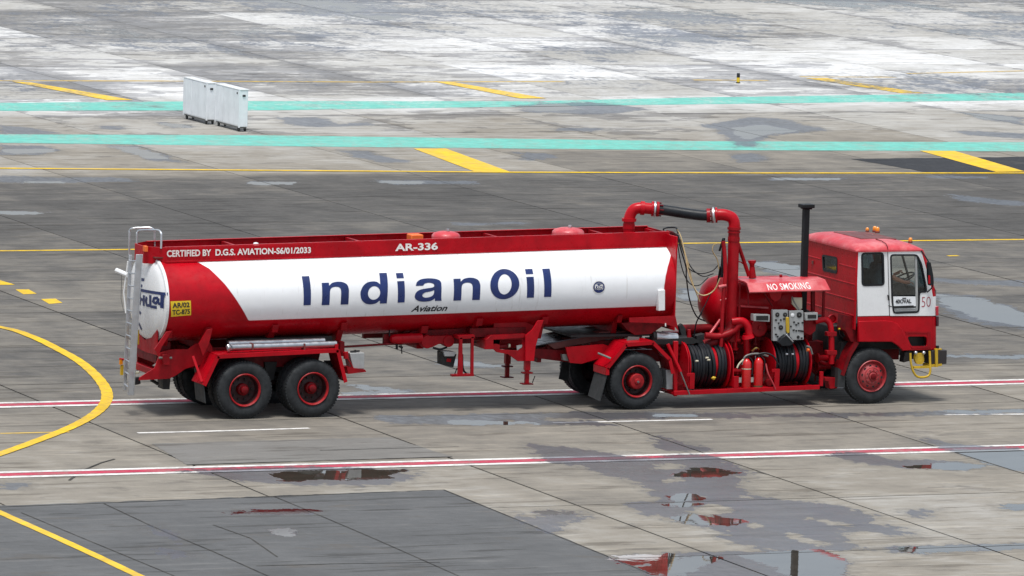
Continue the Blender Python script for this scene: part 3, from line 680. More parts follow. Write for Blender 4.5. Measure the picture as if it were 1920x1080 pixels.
# Devanagari name on the rear cap, built of strokes on the dish surface
def cap_x(y, z):
    dy, dz = (y-1.25)/HW, (z-zc(XR))/HH; f = min(1, (abs(dy)**EN+abs(dz)**EN)**(1/EN)); return XR-.16*math.sqrt(max(0, 1-f*f))-.006
dv = MB()
def stroke(P, wy=.035, wz=.035):
    pts = []
    for p, q in zip(P, P[1:]):
        k = max(2, int(math.hypot(q[0]-p[0], q[1]-p[1])/.03))
        pts += [(p[0]+(q[0]-p[0])*i/k, p[1]+(q[1]-p[1])*i/k) for i in range(k)]
    pts.append(P[-1]); vs = []
    for i, p in enumerate(pts):
        a_, b_ = pts[max(0, i-1)], pts[min(len(pts)-1, i+1)]; d = Vector((b_[0]-a_[0], b_[1]-a_[1])).normalized()
        for s_ in (1, -1): y, z = p[0]-d.y*s_*wy, p[1]+d.x*s_*wz; vs.append((cap_x(y, z), y, z))
    dv.add(vs, [(2*i, 2*i+1, 2*i+3, 2*i+2) for i in range(len(pts)-1)])
def cp(px, py):                       # zoomed survey of the cap: pixel -> (y, z)
    X = XR-.1; p = atx(215+px/9, 520+py/9, X); return (p[1], p[2])
for P in ([(430, 200), (815, 285)], [(445, 240), (440, 440)], [(485, 250), (478, 330), (500, 360), (480, 400), (478, 460)], [(548, 300), (542, 480)], [(500, 365), (548, 390)],
          [(590, 330), (578, 400), (590, 470), (640, 480), (640, 300)], [(640, 490), (720, 510)], [(735, 350), (690, 350), (675, 410), (710, 440), (735, 400), (735, 350)], [(775, 300), (770, 520)], [(735, 440), (775, 455)],
          [(460, 0), (465, 70)], [(465, 30), (540, 40)], [(470, 120), (515, 150)], [(425, 540), (428, 600)], [(445, 565), (480, 600), (485, 620)], [(410, 745), (440, 800), (465, 885)]):
    stroke([cp(*q) for q in P], .050, .026)
o = dv.build('name_lettering', BLUE, TR); 
# long boards along the top of the tank, walkway between them
zt_ = lambda x: 3.02+.0165*(x-XR)
def slanted(mb, x0, x1, y0, y1, zlo, zhi): return mb.hexa([(x0, y0, zc(x0)+zlo), (x1, y0, zc(x1)+zlo), (x0, y1, zc(x0)+zlo), (x1, y1, zc(x1)+zlo), (x0, y0, zc(x0)+zhi), (x1, y0, zc(x1)+zhi), (x0, y1, zc(x0)+zhi), (x1, y1, zc(x1)+zhi)])
for yy, s_ in ((.72, 1), (1.80, -1)):
    mb = MB(); slanted(mb, -2.62, 7.20, yy-.008, yy+.012, .70, .955); slanted(mb, -2.62, 7.20, min(yy, yy+s_*.06), max(yy, yy+s_*.06), .957, .972)
    slanted(mb, -2.62, 7.20, yy-.018*s_-.008, yy-.018*s_+.002, .69, .72); mb.build('side_board', RED, TR, bevel=.003)
mb = MB()
for (xa, ya, xb, yb) in ((-2.62, .72, -2.93, 1.0), (-2.93, 1.0, -2.93, 1.52), (-2.93, 1.52, -2.62, 1.80)):
    mb.hexa([(xa, ya-.008, zc(xa)+.66), (xb, yb-.008, zc(xb)+.66), (xa+.02, ya+.012, zc(xa)+.66), (xb+.02, yb+.012, zc(xb)+.66), (xa, ya-.008, zc(xa)+.965), (xb, yb-.008, zc(xb)+.965), (xa+.02, ya+.012, zc(xa)+.965), (xb+.02, yb+.012, zc(xb)+.965)])
mb.build('rear_board', RED, TR, bevel=.003)
mb = MB(); slanted(mb, 7.18, 7.20, .72, 1.80, .70, .955); mb.build('front_board', RED, TR)
mb = MB(); slanted(mb, -2.8, 7.1, .74, 1.78, .772, .79); mb.build('walkway', MAROON, TR)
for xx in (-1.2, 1.2, 3.9, 6.0):
    mb = MB(); slanted(mb, xx, xx+.05, .74, 1.78, .79, .93); mb.build('cross_plate', REDD, TR)
for (px, py, rr) in ((836, 449, .265), (1065, 446, .30)):
    c = at(px, py, 1.28); mb = MB()
    z0 = zc(c[0])+.80
    mb.lathe([(rr, 0), (rr, .13), (rr*.98, .165), (rr*.85, .205), (rr*.5, .235), (.001, .245)], (c[0], 1.28, z0), 'Z', 40)
    mh = mb.build('manhole_dome', PINK, TR, angle=50)
    MB().lathe([(.035, 0), (.035, .04), (.001, .045)], (c[0]+.02, 1.25, z0+.243), 'Z', 12).build('dome_vent', ALU, mh)
c = at(777, 452, 1.35); MB().box(c[0]-.12, c[0]+.12, 1.2, 1.45, zc(c[0])+.80, zc(c[0])+1.0).build('valve_box', ORANGE, TR, bevel=.02)
MB().lathe([(.05, 0), (.06, .06), (.04, .1), (.001, .11)], (at(476, 470, 1.2)[0], 1.1, zc(-1)+.86), 'Z', 16).build('white_valve_cap', WHITE, TR)
for xx in (-1.7, .3, 2.2, 4.6):
    MB().lathe([(.09, 0), (.09, .1), (.05, .14), (.001, .14)], (xx, 1.1, zc(xx)+.79), 'Z', 16).build('valve_stub', REDM, TR)
# lettering on the flank: every glyph fitted to its own place
GL = [('bar', (567, 582.5), (518, 572.5)), ('n', (603, 653), (529, 572.3)), ('d', (674, 725), (513, 570.5)), ('i', (743.5, 758.5), (512, 567.5)), ('a', (777, 828), (523, 565.5)),
      ('n', (850, 899.5), (521.5, 563.8)), ('O', (917, 971.5), (505, 562)), ('i', (985.7, 1001), (504.5, 558.5)), ('bar', (1018, 1033.5), (504, 557))]
for ch, (xl, xr), (yt, yb) in GL:
    h = (xr-xl)*-.031; lean = -3 if ch in ('bar', 'i') else 0
    P = [(xl+(2 if lean else 0), yb), (xr, yb+h), (xr+lean, yt+h), (xl+lean*.5, yt)]
    glyph_part(ch, on_tank(P), 'flank_letter', BLUE, TR)
text_part('Aviation', on_tank([(770, 585), (838, 583), (840, 571.5), (773, 573)]), 'aviation_lettering', BLACKP, TR, bis=3, offset=.022, shear=.3)
f_ = lambda P, Y: bil([at(*p, Y) for p in P])
text_part('AR-336', f_([(741, 471), (821, 468.3), (821, 454.5), (741, 457)], .696), 'fleet_number', WPRINT, TR, offset=.03)
text_part('CERTIFIED BY', f_([(313, 482), (396, 479.8), (396, 467.3), (313, 469.3)], .696), 'certificate_lettering', WPRINT, TR, offset=.03)
text_part('D.G.S. AVIATION-S6/01/2033', f_([(404, 479.5), (583, 474.5), (583, 463), (404, 467)], .696), 'certificate_lettering', WPRINT, TR, offset=.03)
# yellow plate
g = on_tank([(320.5, 594), (358, 591), (357.5, 563.5), (319.5, 565)])
mb = MB(); N = 8; vs = [tuple(Vector(g(i/N, j/N))+Vector((0, -.003, 0))) for j in range(N+1) for i in range(N+1)]
pl = mb.add(vs, [(j*(N+1)+i, j*(N+1)+i+1, (j+1)*(N+1)+i+1, (j+1)*(N+1)+i) for j in range(N) for i in range(N)]).build('number_plate', YELP, TR, label='yellow plate reading AR/02 TC-875')
def sub(g, a, b, c, d, dy=-.007): return lambda u, v: Vector(g(a+(b-a)*u, c+(d-c)*v))+Vector((0, dy, 0))
text_part('AR/02', sub(g, .08, .93, .56, .9), 'plate_lettering', BLACKP, pl, bis=3, offset=.03); text_part('TC-875', sub(g, .06, .94, .1, .44), 'plate_lettering', BLACKP, pl, bis=3, offset=.03)
# round emblem
g = on_tank([(1112, 549.5), (1133.5, 549), (1133.5, 527.5), (1112, 528)])
em = MB(); 
def ring(r0, r1, a0=0, a1=360, cx=.5, cy=.5, n=36):
    vs = []; fs = []
    for k in range(n+1):
        t = math.radians(a0+(a1-a0)*k/n)
        for r in (r0, r1): vs.append(tuple(Vector(g(cx+r*math.cos(t), cy+r*math.sin(t)))+Vector((0, -.002, 0))))
    em.add(vs, [(2*k, 2*k+1, 2*k+3, 2*k+2) for k in range(n)])
def bar(u0, u1, v0, v1): em.add([tuple(Vector(g(u, v))+Vector((0, -.003, 0))) for u, v in ((u0, v0), (u1, v0), (u1, v1), (u0, v1))], [(0, 1, 2, 3)])
ring(.40, .5); bar(.09, .91, .40, .60); bar(.44, .56, .38, .84); bar(.3, .72, .74, .82); ring(.22, .34, 200, 340, .5, .42); bar(.2, .8, .22, .30)
em.build('round_emblem', BLUE, TR)
eb = MB(); vs = [tuple(g(.5+.56*math.cos(2*PI*k/40), .5+.56*math.sin(2*PI*k/40))) for k in range(40)]; eb.add(vs, [tuple(range(40))]).build('emblem_ground', WPRINT, TR)
g = on_tank([(1115, 540.5), (1131, 540), (1131, 536), (1115, 536.5)]); text_part('10c', lambda u, v: Vector(g(u, v))+Vector((0, -.010, 0)), 'emblem_lettering', WPRINT, TR, offset=.02)
# white box at the front of the flank
P = pz([(1234.5, 583), (1246.5, 582), (1246.5, 543), (1234.5, 544)], .19); MB().side(P, .18, .30).build('document_box', WHITE, TR, bevel=.008)
# saddle brackets under the tank
for (px, wpx, ytop, ybot, xb) in ((306, 13, 620, 648, 290), (391, 12, 614, 640, 376), (516, 11, 609, 636, 506), (645, 11, 605, 645, 620), (796, 13, 611, 624, 786), (899, 12, 597, 625, 885), (1022, 11.5, 594, 612, 1000), (1162, 9, 591, 606, 1154)):
    mb = MB(); a_ = at_tank(px, ytop); b_ = at_tank(px, min(ybot, ytop+14))
    wX = wpx/104/.93
    p0 = max(at_tank(px-wpx/2, ytop)[0], XR+.03); z0 = a_[2]; z1 = z0-.14
    y0 = surf_y(p0, z0)-.05; 
    ybn = surf_y(p0, max(z1, zc(p0)-HH+.02))
    mb.hexa([(p0, min(ybn, y0+.08)-.02, z1), (p0+wX, min(ybn, y0+.08)-.02, z1), (p0, ybn+.06, z1), (p0+wX, ybn+.06, z1), (p0, y0, z0), (p0+wX, y0, z0), (p0, y0+.1, z0), (p0+wX, y0+.1, z0)])
    zb = z1-.30
    mb.hexa([(p0, .72, zb), (p0+wX, .72, zb), (p0, 1.78, zb), (p0+wX, 1.78, zb), (p0, ybn-.02, z1), (p0+wX, ybn-.02, z1), (p0, 2.5-ybn, z1), (p0+wX, 2.5-ybn, z1)])
    mb.build('saddle_bracket', REDD, TR, bevel=.006)

# ---- wheels
def make_wheel(kind, root, x, yface, z=.522):
    c = (x, yface, z); R_ = .522
    ty = MB()
    prof = [(.285, .035), (.31, .012), (.36, .0), (.42, -.006), (.46, .002), (.490, .018), (.508, .038), (.519, .062)]
    prof += [(.522, .075), (.522, .098), (.512, .100), (.512, .110), (.522, .112), (.522, .140), (.512, .142), (.512, .152), (.522, .154), (.522, .188)]
    prof += [(r, .264-y) for r, y in prof[:8][::-1]]
    ty.lathe(prof, c, 'Y', 64)
    for k in range(56):                                     # shoulder lugs
        t = 2*PI*k/56
        for ys in (.030, .188):
            q = []
            for rr in (.50, .5225):
                for yy in (ys, ys+.046):
                    for dt in (-.034, .034): q.append((x+rr*math.cos(t+dt), yface+yy, z+rr*math.sin(t+dt)))
            ty.hexa([q[0], q[1], q[2], q[3], q[4], q[5], q[6], q[7]])
    tyre = lambda p: ty.build('tyre', TYRE, p, angle=30, origin=c)
    rm = MB(); 
    if kind == 'front':
        rm.lathe([(.292, .02), (.300, .005), (.288, -.006), (.272, .01), (.262, .055), (.248, .065), (.225, .030), (.16, -.005), (.15, .0), (.14, -.03), (.10, -.038), (.085, -.02), (.075, -.02), (.070, -.06), (.045, -.07), (.001, -.072)], c, 'Y', 48)
    else:
        rm.lathe([(.292, .02), (.302, .004), (.290, -.008), (.272, .008), (.264, .035)], c, 'Y', 48)
        rm.mat(1).lathe([(.264, .035), (.262, .05), (.256, .16), (.250, .20), (.20, .205), (.15, .20), (.12, .19), (.001, .188)], c, 'Y', 48)
    wh = rm.build('wheel', [RIMR, DKWH] if kind != 'front' else [PINKW], root, angle=40, origin=c)
    tyre(wh)
    hb = MB()
    if kind == 'trailer': hb.lathe([(.11, .19), (.108, .10), (.095, .085), (.075, .08), (.07, .03), (.062, .005), (.04, -.005), (.001, -.008)], c, 'Y', 28)
    elif kind == 'drive': hb.lathe([(.15, .19), (.145, .02), (.130, -.002), (.11, -.006), (.06, -.008), (.05, -.03), (.03, -.035), (.001, -.036)], c, 'Y', 32)
    else: hb.lathe([(.062, -.05), (.055, -.085), (.03, -.095), (.001, -.096)], c, 'Y', 20)
    hb.build('hub', REDM if kind != 'drive' else RIMR, wh, angle=40, origin=c)
    nb = MB()
    if kind == 'front':
        for k in range(10):
            t = 2*PI*k/10+.2
            nb.mat(0).lathe([(.016, .0), (.016, -.032), (.001, -.034)], (x+.118*math.cos(t), yface-.004, z+.118*math.sin(t)), 'Y', 6)
            nb.mat(1).lathe([(.001, -.0), (.024, -.0)], (x+.195*math.cos(t+.3), yface+.009, z+.195*math.sin(t+.3)), 'Y', 10)
        nb.build('wheel_nuts', [MAROON, DARK], wh, origin=c)['kind'] = 'stuff'
    else:
        for k in range(10):
            t = 2*PI*k/10; nb.lathe([(.017, .2), (.017, .155), (.001, .153)], (x+.185*math.cos(t), yface, z+.185*math.sin(t)), 'Y', 6)
        nb.build('wheel_nuts', [DARK], wh, origin=c)['kind'] = 'stuff'
    if kind == 'drive': MB().lathe([(.022, -.036), (.02, -.052), (.001, -.054)], c, 'Y', 12).build('hub_cap', GREYD, wh, origin=c)
    return wh
DKWH = mat('dark_wheel_paint', (.05, .008, .010), .6, var=.5, vscale=12)  # darker colour for the inside of the dished rims
RIMR = mat('rim_red_paint', (.34, .012, .016), .5, var=.35, vscale=14, dirt=.45, dirtcol=(.06, .02, .02), spec=.25)
PINKW = mat('faded_red_wheel_paint', (.42, .028, .035), .5, var=.35, vscale=12, fade=.35, fadecol=(.42, .13, .13), dirt=.5, dirtcol=(.08, .03, .03))
def inner_tyre(wh, dy):
    ty = [c for c in wh.children if c.name.startswith('tyre')][0]; c = ty.copy(); COL.objects.link(c); c.parent = wh; c.location = (0, dy, 0); c.name = 'inner_tyre'
proto = make_wheel('trailer', TR, -1.30, 0.0); inner_tyre(proto, .31)
bpy.context.view_layer.update()
lz = proto.location.copy()
copy_tree(proto, TR, loc=(lz.x+1.30, lz.y, lz.z))
for dx in (0, 1.30): copy_tree(proto, TR, loc=(lz.x+dx, 1.25+.02, lz.z), rz=PI)
for xx in (-1.30, 0.0): MB().tube([(xx, .25, .52), (xx, 2.27, .52)], .075, 14).build('axle', DARK, TR)
# ---- rear running gear: fenders, frame plates
FY0, FY1 = -.02, .60
def fender(name, Yn, Yf, path, t=.018, lip=.05, m_=RED):
    """path of (x, z); a bent plate from Yn to Yf with a turned-down outer lip"""
    mb = MB()
    for (a_, b_) in zip(path, path[1:]):
        d = Vector((b_[0]-a_[0], b_[1]-a_[1])).normalized(); nx, nz_ = -d.y*t, d.x*t
        mb.hexa([(a_[0], Yn, a_[1]), (b_[0], Yn, b_[1]), (a_[0], Yf, a_[1]), (b_[0], Yf, b_[1]), (a_[0]+nx, Yn, a_[1]+nz_), (b_[0]+nx, Yn, b_[1]+nz_), (a_[0]+nx, Yf, a_[1]+nz_), (b_[0]+nx, Yf, b_[1]+nz_)])
        lx, lz_ = d.y*lip, -d.x*lip
        mb.hexa([(a_[0]+lx, Yn-.006, a_[1]+lz_), (b_[0]+lx, Yn-.006, b_[1]+lz_), (a_[0]+lx, Yn+.008, a_[1]+lz_), (b_[0]+lx, Yn+.008, b_[1]+lz_), (a_[0]+nx, Yn-.006, a_[1]+nz_), (b_[0]+nx, Yn-.006, b_[1]+nz_), (a_[0]+nx, Yn+.008, a_[1]+nz_), (b_[0]+nx, Yn+.008, b_[1]+nz_)])
    return mb.build(name, m_, TR if name != 'drive_fender' else TK, angle=30)
F = [(at(381, 722, 0)[0], at(381, 722, 0)[2]), (at(407, 667, 0)[0], at(407, 667, 0)[2]), (at(634, 655.5, 0)[0], at(634, 655.5, 0)[2]), (at(649, 716, 0)[0], at(649, 716, 0)[2])]
fender('fender', FY0, FY1, F); fender('fender', 2.52, 1.9, F)
for (x0, y0, y1, z0, z1) in ((-2.06, .0, .5, .30, .64), (-2.06, 2.0, 2.5, .30, .64)):
    MB().hexa([(x0, y0, z0+.02), (x0+.02, y0, z0), (x0, y1, z0+.02), (x0+.02, y1, z0), (x0-.04, y0, z1), (x0-.02, y0, z1), (x0-.04, y1, z1), (x0-.02, y1, z1)]).build('mud_flap', FLAP, TR)
# rear frame plate (shaped red web), near and far
plate_px = [(261, 713), (262, 708), (290, 690), (300, 662), (318, 656), (330, 655), (352, 655), (366, 645), (392, 640), (398, 650), (399, 662), (385, 683), (362, 687), (347, 692), (330, 704), (318, 710), (285, 712)]
for Y in (.50, 1.86):
    P = [(at(a_, b_, .50)[0], at(a_, b_, .50)[2]) for a_, b_ in plate_px]; MB().side(P if Y < 1 else [(max(q[0], -2.72+.02*i/9), q[1]) for i, q in enumerate(P)], Y, Y+.03).build('frame_web', REDD, TR, bevel=.004)
MB().side([(-2.55, 1.02), (-1.95, 1.22), (.25, 1.24), (.35, 1.10), (.30, .86), (-1.9, .84), (-2.5, .9)], .62, .68).build('frame_beam', REDM, TR)
MB().side([(-2.55, 1.02), (-1.95, 1.22), (.25, 1.24), (.35, 1.10), (.30, .86), (-1.9, .84), (-2.5, .9)], 1.80, 1.86).build('frame_beam', REDM, TR)
for xx in (-2.0, -1.0, .2): MB().box(xx, xx+.08, .68, 1.8, .95, 1.15).build('cross_member', REDM, TR)
for xx in (-1.95, -.62, .55):
    for Y in (.56, 1.83): MB().side([(xx-.12, .95), (xx+.12, .95), (xx+.06, .62), (xx-.06, .62)], Y, Y+.09).build('spring_hanger', DARK, TR)
for Y in (.57, 1.84):
    mb = MB()
    for k in range(5):
        for xc in (-1.30, 0.0): mb.tube(smooth_path([(xc-.6+.06*k, Y+.04, .66+.0*k), (xc, Y+.04, .72-.028*k), (xc+.6-.06*k, Y+.04, .66)], 4), .014, 6)
    mb.build('leaf_spring', DARK, TR)
# rear skirt below the cap, brace plates
def yzplate(X, pts, th=.02): return MB().plate([pts], lambda u, v, k: (X+(th if k else 0), u, v))
xs_ = -2.84
pp = [(0.55, 1.62), (0.85, 1.40), (1.25, 1.31), (1.65, 1.40), (1.9, 1.60), (1.9, 1.25), (1.6, 1.12), (1.2, 1.10), (.55, 1.12)]
yzplate(-2.80, pp).build('rear_skirt', REDD, TR)
MB().box(-2.765, -2.50, .66, 1.80, .95, 1.34).build('rear_box', REDM, TR, bevel=.01)
g1 = MB(); g1.side(pz([(289, 655), (312, 622), (322, 620), (303, 650), (296, 668)], .3), .28, .32); g1.build('gusset', REDD, TR, bevel=.003); mb = MB(); mb.side(pz([(372, 645), (388, 618), (398, 616), (391, 645), (380, 668)], .3), .28, .32); mb.build('gusset', REDD, TR, bevel=.003)
mb = MB().tube([at(362, 668, .25), at(379, 716, .03)], .03, 4); mb.build('fender_brace', RED, TR)
MB().side(pz([(303, 664), (316, 664), (317, 684), (304, 684)], .46), .40, .46).build('tow_bracket', REDD, TR, bevel=.01)
mb = MB().tube([at(298, 671, .44), at(322, 671, .44)], .022, 10); mb.build('tow_pin', GREYD, TR)
MB().box(-2.80, -2.62, .55, 1.9, .72, .84).build('rear_bumper_beam', REDD, TR, bevel=.01)
MB().side(pz([(305, 708), (320, 706), (318, 730), (306, 730)], .9), .9, 1.2).build('spare_flap', FLAP, TR)
mb = MB(); mb.tube([at(283, 712, 1.0), at(290, 716, 1.0), at(296, 720, 1.0)], .03, 8); mb.build('coupling_hook', DARK, TR); MB().tube([at(255, 708, .9), at(257, 720, .9)], .07, 8).build('rubber_stop', DARK, TR)
# aluminium ladder standing off the rear cap
LX = -3.16; a_ = atx(264, 476, LX); L0 = (LX+.02, atx(258.5, 477, LX)[1], atx(258.5, 477, LX)[2]); L1 = (LX-.04, atx(244.5, 741, LX-.04)[1], atx(244.5, 741, LX-.04)[2])
M0 = (LX, atx(244.5, 478, LX)[1], atx(244.5, 478, LX)[2]); M1 = (LX-.04, atx(233.5, 732, LX-.04)[1], atx(233.5, 732, LX-.04)[2])
lad = MB()
def flatbar(p, q, wy, wx):
    return [(p[0]-wx, p[1]-wy, p[2]), (p[0]+wx, p[1]-wy, p[2]), (p[0]-wx, p[1]+wy, p[2]), (p[0]+wx, p[1]+wy, p[2]), (q[0]-wx, q[1]-wy, q[2]), (q[0]+wx, q[1]-wy, q[2]), (q[0]-wx, q[1]+wy, q[2]), (q[0]+wx, q[1]+wy, q[2])]
lad.hexa(flatbar(L1, L0, .016, .055)); lad.hexa([tuple(Vector(q)+Vector((.055, 0, 0))) for q in flatbar(L1, L0, .035, .008)]); lad_o = lad.build('ladder', ALU, TR, bevel=.004)
MB().hexa(flatbar(M1, M0, .016, .03)).build('stile', ALU, lad_o, bevel=.004)
for k in range(11):
    t = (k+.5)/11; p = Vector(L1).lerp(Vector(L0), t); q = Vector(M1).lerp(Vector(M0), t)
    MB().tube([p, q], .014, 8).build('rung', ALU, lad_o)
mb = MB().tube(smooth_path([M0, (M0[0], M0[1], M0[2]+.35)], 2)[:2], .02)
hoop = lambda pts: MB().tube(smooth_path(pts, 5), .019, 10)
def hp(pxs, Y0_, Y1_):
    out = []
    for i, (a_, b_) in enumerate(pxs): out.append(at(a_, b_, Y0_+(Y1_-Y0_)*i/(len(pxs)-1)))
    return out
hoop([at(242.5, 478, 1.95), at(242.5, 440, 1.95), at(243.5, 432, 1.95), at(250, 428, 1.9), at(270, 427, 1.85), at(283, 427.5, 1.8), at(289, 432, 1.78), at(290, 440, 1.78), at(290, 462, 1.78)]).build('handrail_hoop', ALU, TR)
hoop([at(256.5, 474, 1.5), at(256.5, 442, 1.5), at(257.5, 436, 1.5), at(263, 432, 1.45), at(285, 431.5, 1.1), at(297, 432, .9), at(302, 437, .8), at(302.5, 445, .78), at(302, 466, .76)]).build('handrail_hoop', ALU, TR)
mb = MB(); mb.tube([at(219, 507, 2.3), at(240, 516, 1.9)], .045, 8); mb.tube([at(240, 490, 1.9), at(232, 548, 2.0), at(236, 587, 1.95)], .015, 8); mb.build('ladder_hook', WHITE, TR)
MB().tube([at(228, 516, 2.2), at(227, 560, 2.2), at(233, 590, 2.1)], .006, 6).build('hanging_wire', GREYD, TR)
p = atx(256, 632, -3.09); MB().box(-3.10, -3.05, p[1]-.03, p[1]+.03, p[2]-.13, p[2]+.13).build('yellow_strap', YEL, TR)
p = at(262, 466, .95); MB().box(-2.96, -2.90, .86, .98, p[2]-.05, p[2]+.05).build('corner_reflector', ORANGE, TR, bevel=.005)
mb = MB(); mb.mat(0).tube([at(224, 673, 2.2), at(240, 675, 2.1)], .02, 8); mb.mat(1).side(pz([(226, 684), (231, 684), (230, 703), (225.5, 703)], 2.2), 2.17, 2.22); mb.mat(2).side(pz([(223.5, 674), (229, 674), (229, 683), (223, 683)], 2.2), 2.16, 2.2)
mb.build('rear_lamp', [REDD, YEL, AMBER], TR); mb = MB().tube([at(250, 699, 1.3), at(261, 698, 1.2)], .02, 8); mb.build('lamp_arm', CREAM, TR)
# chrome suction pipes lying on the fender
mb = MB(); mb.tube([at(434, 651, .12), at(500, 649.5, .12), at(630, 645, .12)], .058, 12); mb.tube([at(434, 652, .12), at(430, 655, .14), at(428, 649, .2)], .05, 12); mb.tube([at(428, 645, .40), at(608, 639.5, .40)], .06, 12)
mb.build('metal_pipe', mat('worn_chrome', (.45, .47, .50), .38, metal=.9, var=.2, vscale=8, dirt=.3, dirtcol=(.2, .2, .2)), TR)
MB().side(pz([(440, 636), (622, 630), (626, 648), (440, 655)], .55), .55, 1.0).build('pipe_cradle', DARK, TR)
for px in (474, 571): MB().side(pz([(px-1.5, 644), (px+1.5, 644), (px+1.5, 656), (px-1.5, 656)], .06), .05, .2).build('pipe_clip', MAROON, TR)
MB().side(pz([(628, 645), (634, 645), (634, 655), (628, 655)], .06), .05, .3).build('pipe_stop', RED, TR)
# grey tool box ahead of the rear wheels
MB().side(pz([(656, 662), (683.5, 661.5), (683, 692), (662, 691)], .15), .15, .5).build('tool_box', GREYP, TR, bevel=.01)
mb = MB(); mb.side(pz([(650, 688), (684, 693), (686, 697), (652, 701)], .12), .1, .55); mb.tube([at(648, 660, .15), at(649, 672, .15)], .05, 8); mb.tube([at(650, 668, .12), at(662, 690, .12)], .012, 6); mb.build('tool_box_bracket', REDD, TR)
mb = MB(); mb.tube([at(657, 659.5, .2), at(674, 658, .2)], .018, 8); mb.tube([at(666, 662, .2), at(666, 656, .2)], .02, 8); mb.build('tool_box_latch', DARK, TR)
MB().side(pz([(638, 641), (646, 641), (646, 668), (638, 668)], .3), .3, .5).build('frame_end', REDM, TR)
# piping between the axles and the landing gear
mb = MB(); mb.tube([at(640, 650.5, .6), at(738, 644.5, .6)], .02, 8); mb.build('thin_pipe', REDM, TR)
mb = MB(); mb.tube([at(648, 621, .9), at(738, 615, .9), at(860, 608, .9)], .025, 8); mb.build('thin_pipe', REDM, TR)
mb = MB(); mb.tube([at(731, 636, .6), at(733, 636, .6), at(738, 635.5, .6), at(745, 635.5, .6), at(790, 633.5, .6)], [.02, .06, .085, .092, .092], 20); mb.tube([at(751, 635.3, .6), at(753, 635.2, .6)], .098, 20); mb.build('air_cylinder', RED, TR, angle=30)
mb = MB(); mb.tube([at(744, 645, .6), at(744, 655, .6)], .025, 6); mb.tube([at(752, 645, .6), at(753.5, 663, .6)], .012, 6); mb.tube([at(748, 649, .6), at(755, 652, .6)], .02, 6); mb.tube([at(730, 630, .62), at(730, 616, .7)], .015, 6); mb.build('drain_valve', DARK, TR)
mb = MB()
mb.side(pz([(768, 625), (775, 620), (846, 617), (900, 613), (922, 612), (922, 634), (905, 637), (850, 639), (775, 645), (770, 640)], .7), .7, .78)
mb.build('sub_frame_web', REDM, TR, bevel=.004)
c1 = at(802, 641, .52); c2 = at(842, 640, .52)
mb = MB(); mb.lathe([(.001, 0), (.115, 0), (.125, .02), (.125, .2)], c1, 'Y', 28); mb.lathe([(.001, 0), (.10, 0), (.11, .02), (.11, .2)], c2, 'Y', 28); mb.side(pz([(796, 631), (848, 629), (846, 645), (825, 644), (808, 652)], .54), .54, .7); mb.build('brake_chamber', REDD, TR, angle=30)
mb = MB(); mb.tube(smooth_path([at(812, 652, .6), at(825, 655, .6), at(838, 651, .6)], 4), .02, 8); mb.build('brake_hose', RUB, TR)
mb = MB(); mb.tube(smooth_path([at(858, 633, .8), at(880, 639, .8), at(897, 642, .8), at(908, 634, .8)], 4), .012, 6); mb.build('brake_hose', RUB, TR)
# hanging work lamp
mb = MB(); mb.mat(0).side(pz([(832, 659), (856, 661), (851, 668), (834, 668)], .5), .5, .8); mb.mat(1).side(pz([(829, 660), (834, 664), (850, 668), (856, 664), (850, 689), (829, 684)], .55), .55, .8); mb.mat(2).side(pz([(838, 672), (846, 673), (845, 679), (837, 678)], .545), .54, .55)
mb.build('work_lamp', [GREYP, DARK, RED], TR)
# guard frame of two posts and foot rail
mb = MB()
mb.side(pz([(862, 634), (867, 633), (868, 704), (859, 704)], .3), .3, .35); mb.side(pz([(884, 632), (888.5, 632), (888, 704), (883, 704)], .3), .3, .35); mb.side(pz([(847, 702), (888, 701), (888, 705), (847, 706)], .3), .28, .38); mb.side(pz([(860, 630), (890, 628), (890, 634), (860, 636)], .3), .3, .6)
mb.build('guard_frame', REDD, TR)
mb = MB(); mb.tube(smooth_path([at(867, 664, .4), at(868, 690, .4), at(874, 700, .4), at(880, 703, .4)], 3), .018, 8); mb.tube([at(857, 690, .4), at(852, 703, .4)], .01, 6); mb.build('guard_hose', RUB, TR)
# landing gear box and legs
mb = MB()
mb.side(pz([(909, 655), (911, 637), (921, 629), (985, 626), (986, 633), (925, 637), (926, 655)], .35), .35, 1.0)
mb.side(pz([(912, 637), (985, 631), (986, 677), (970, 677), (952, 664), (930, 660), (922, 652), (911, 653)], .40), .38, .41, [pz([(937, 637), (978, 636), (978, 650), (968, 657), (936, 655)], .40)]); mb.box(at(930, 640, .7)[0], at(980, 640, .7)[0], .7, 1.1, 1.1, 1.42)
mb.side(pz([(926, 606), (985, 603), (1000, 610), (998, 632), (926, 634)], .55), .55, .60)
mb.build('landing_gear_frame', REDD, TR, bevel=.004)
mb = MB(); mb.side(pz([(944, 617), (983.5, 616), (983.5, 627), (944, 628)], .52), .51, .53); sg = mb.build('hazard_sign', GREYP, TR)
mb = MB(); mb.side(pz([(957.5, 617), (967.5, 616.7), (967.5, 627.3), (957.5, 627.6)], .505), .503, .508); mb.build('sign_mark', RED, sg)
for k, (a0, a1) in enumerate(((946, 956), (970, 981))):
    text_part('000' if 0 else 'HMX', bil([at(a0, 626, .506), at(a1, 625.7, .506), at(a1, 619.3, .506), at(a0, 619.6, .506)]), 'sign_lettering', BLACKP, sg) if 0 else None
mb = MB(); mb.side(pz([(968, 648), (979, 646), (978, 652), (969, 657)], .4), .38, .40); mb.build('small_label', GREYP, TR)
mb = MB(); mb.mat(0).tube([at(935, 650, .5), at(952, 649, .5)], .05, 12); mb.mat(1).tube([at(953, 648, .45), at(956, 648, .45)], .035, 12); mb.build('gear_motor', [REDM, CREAM], TR)
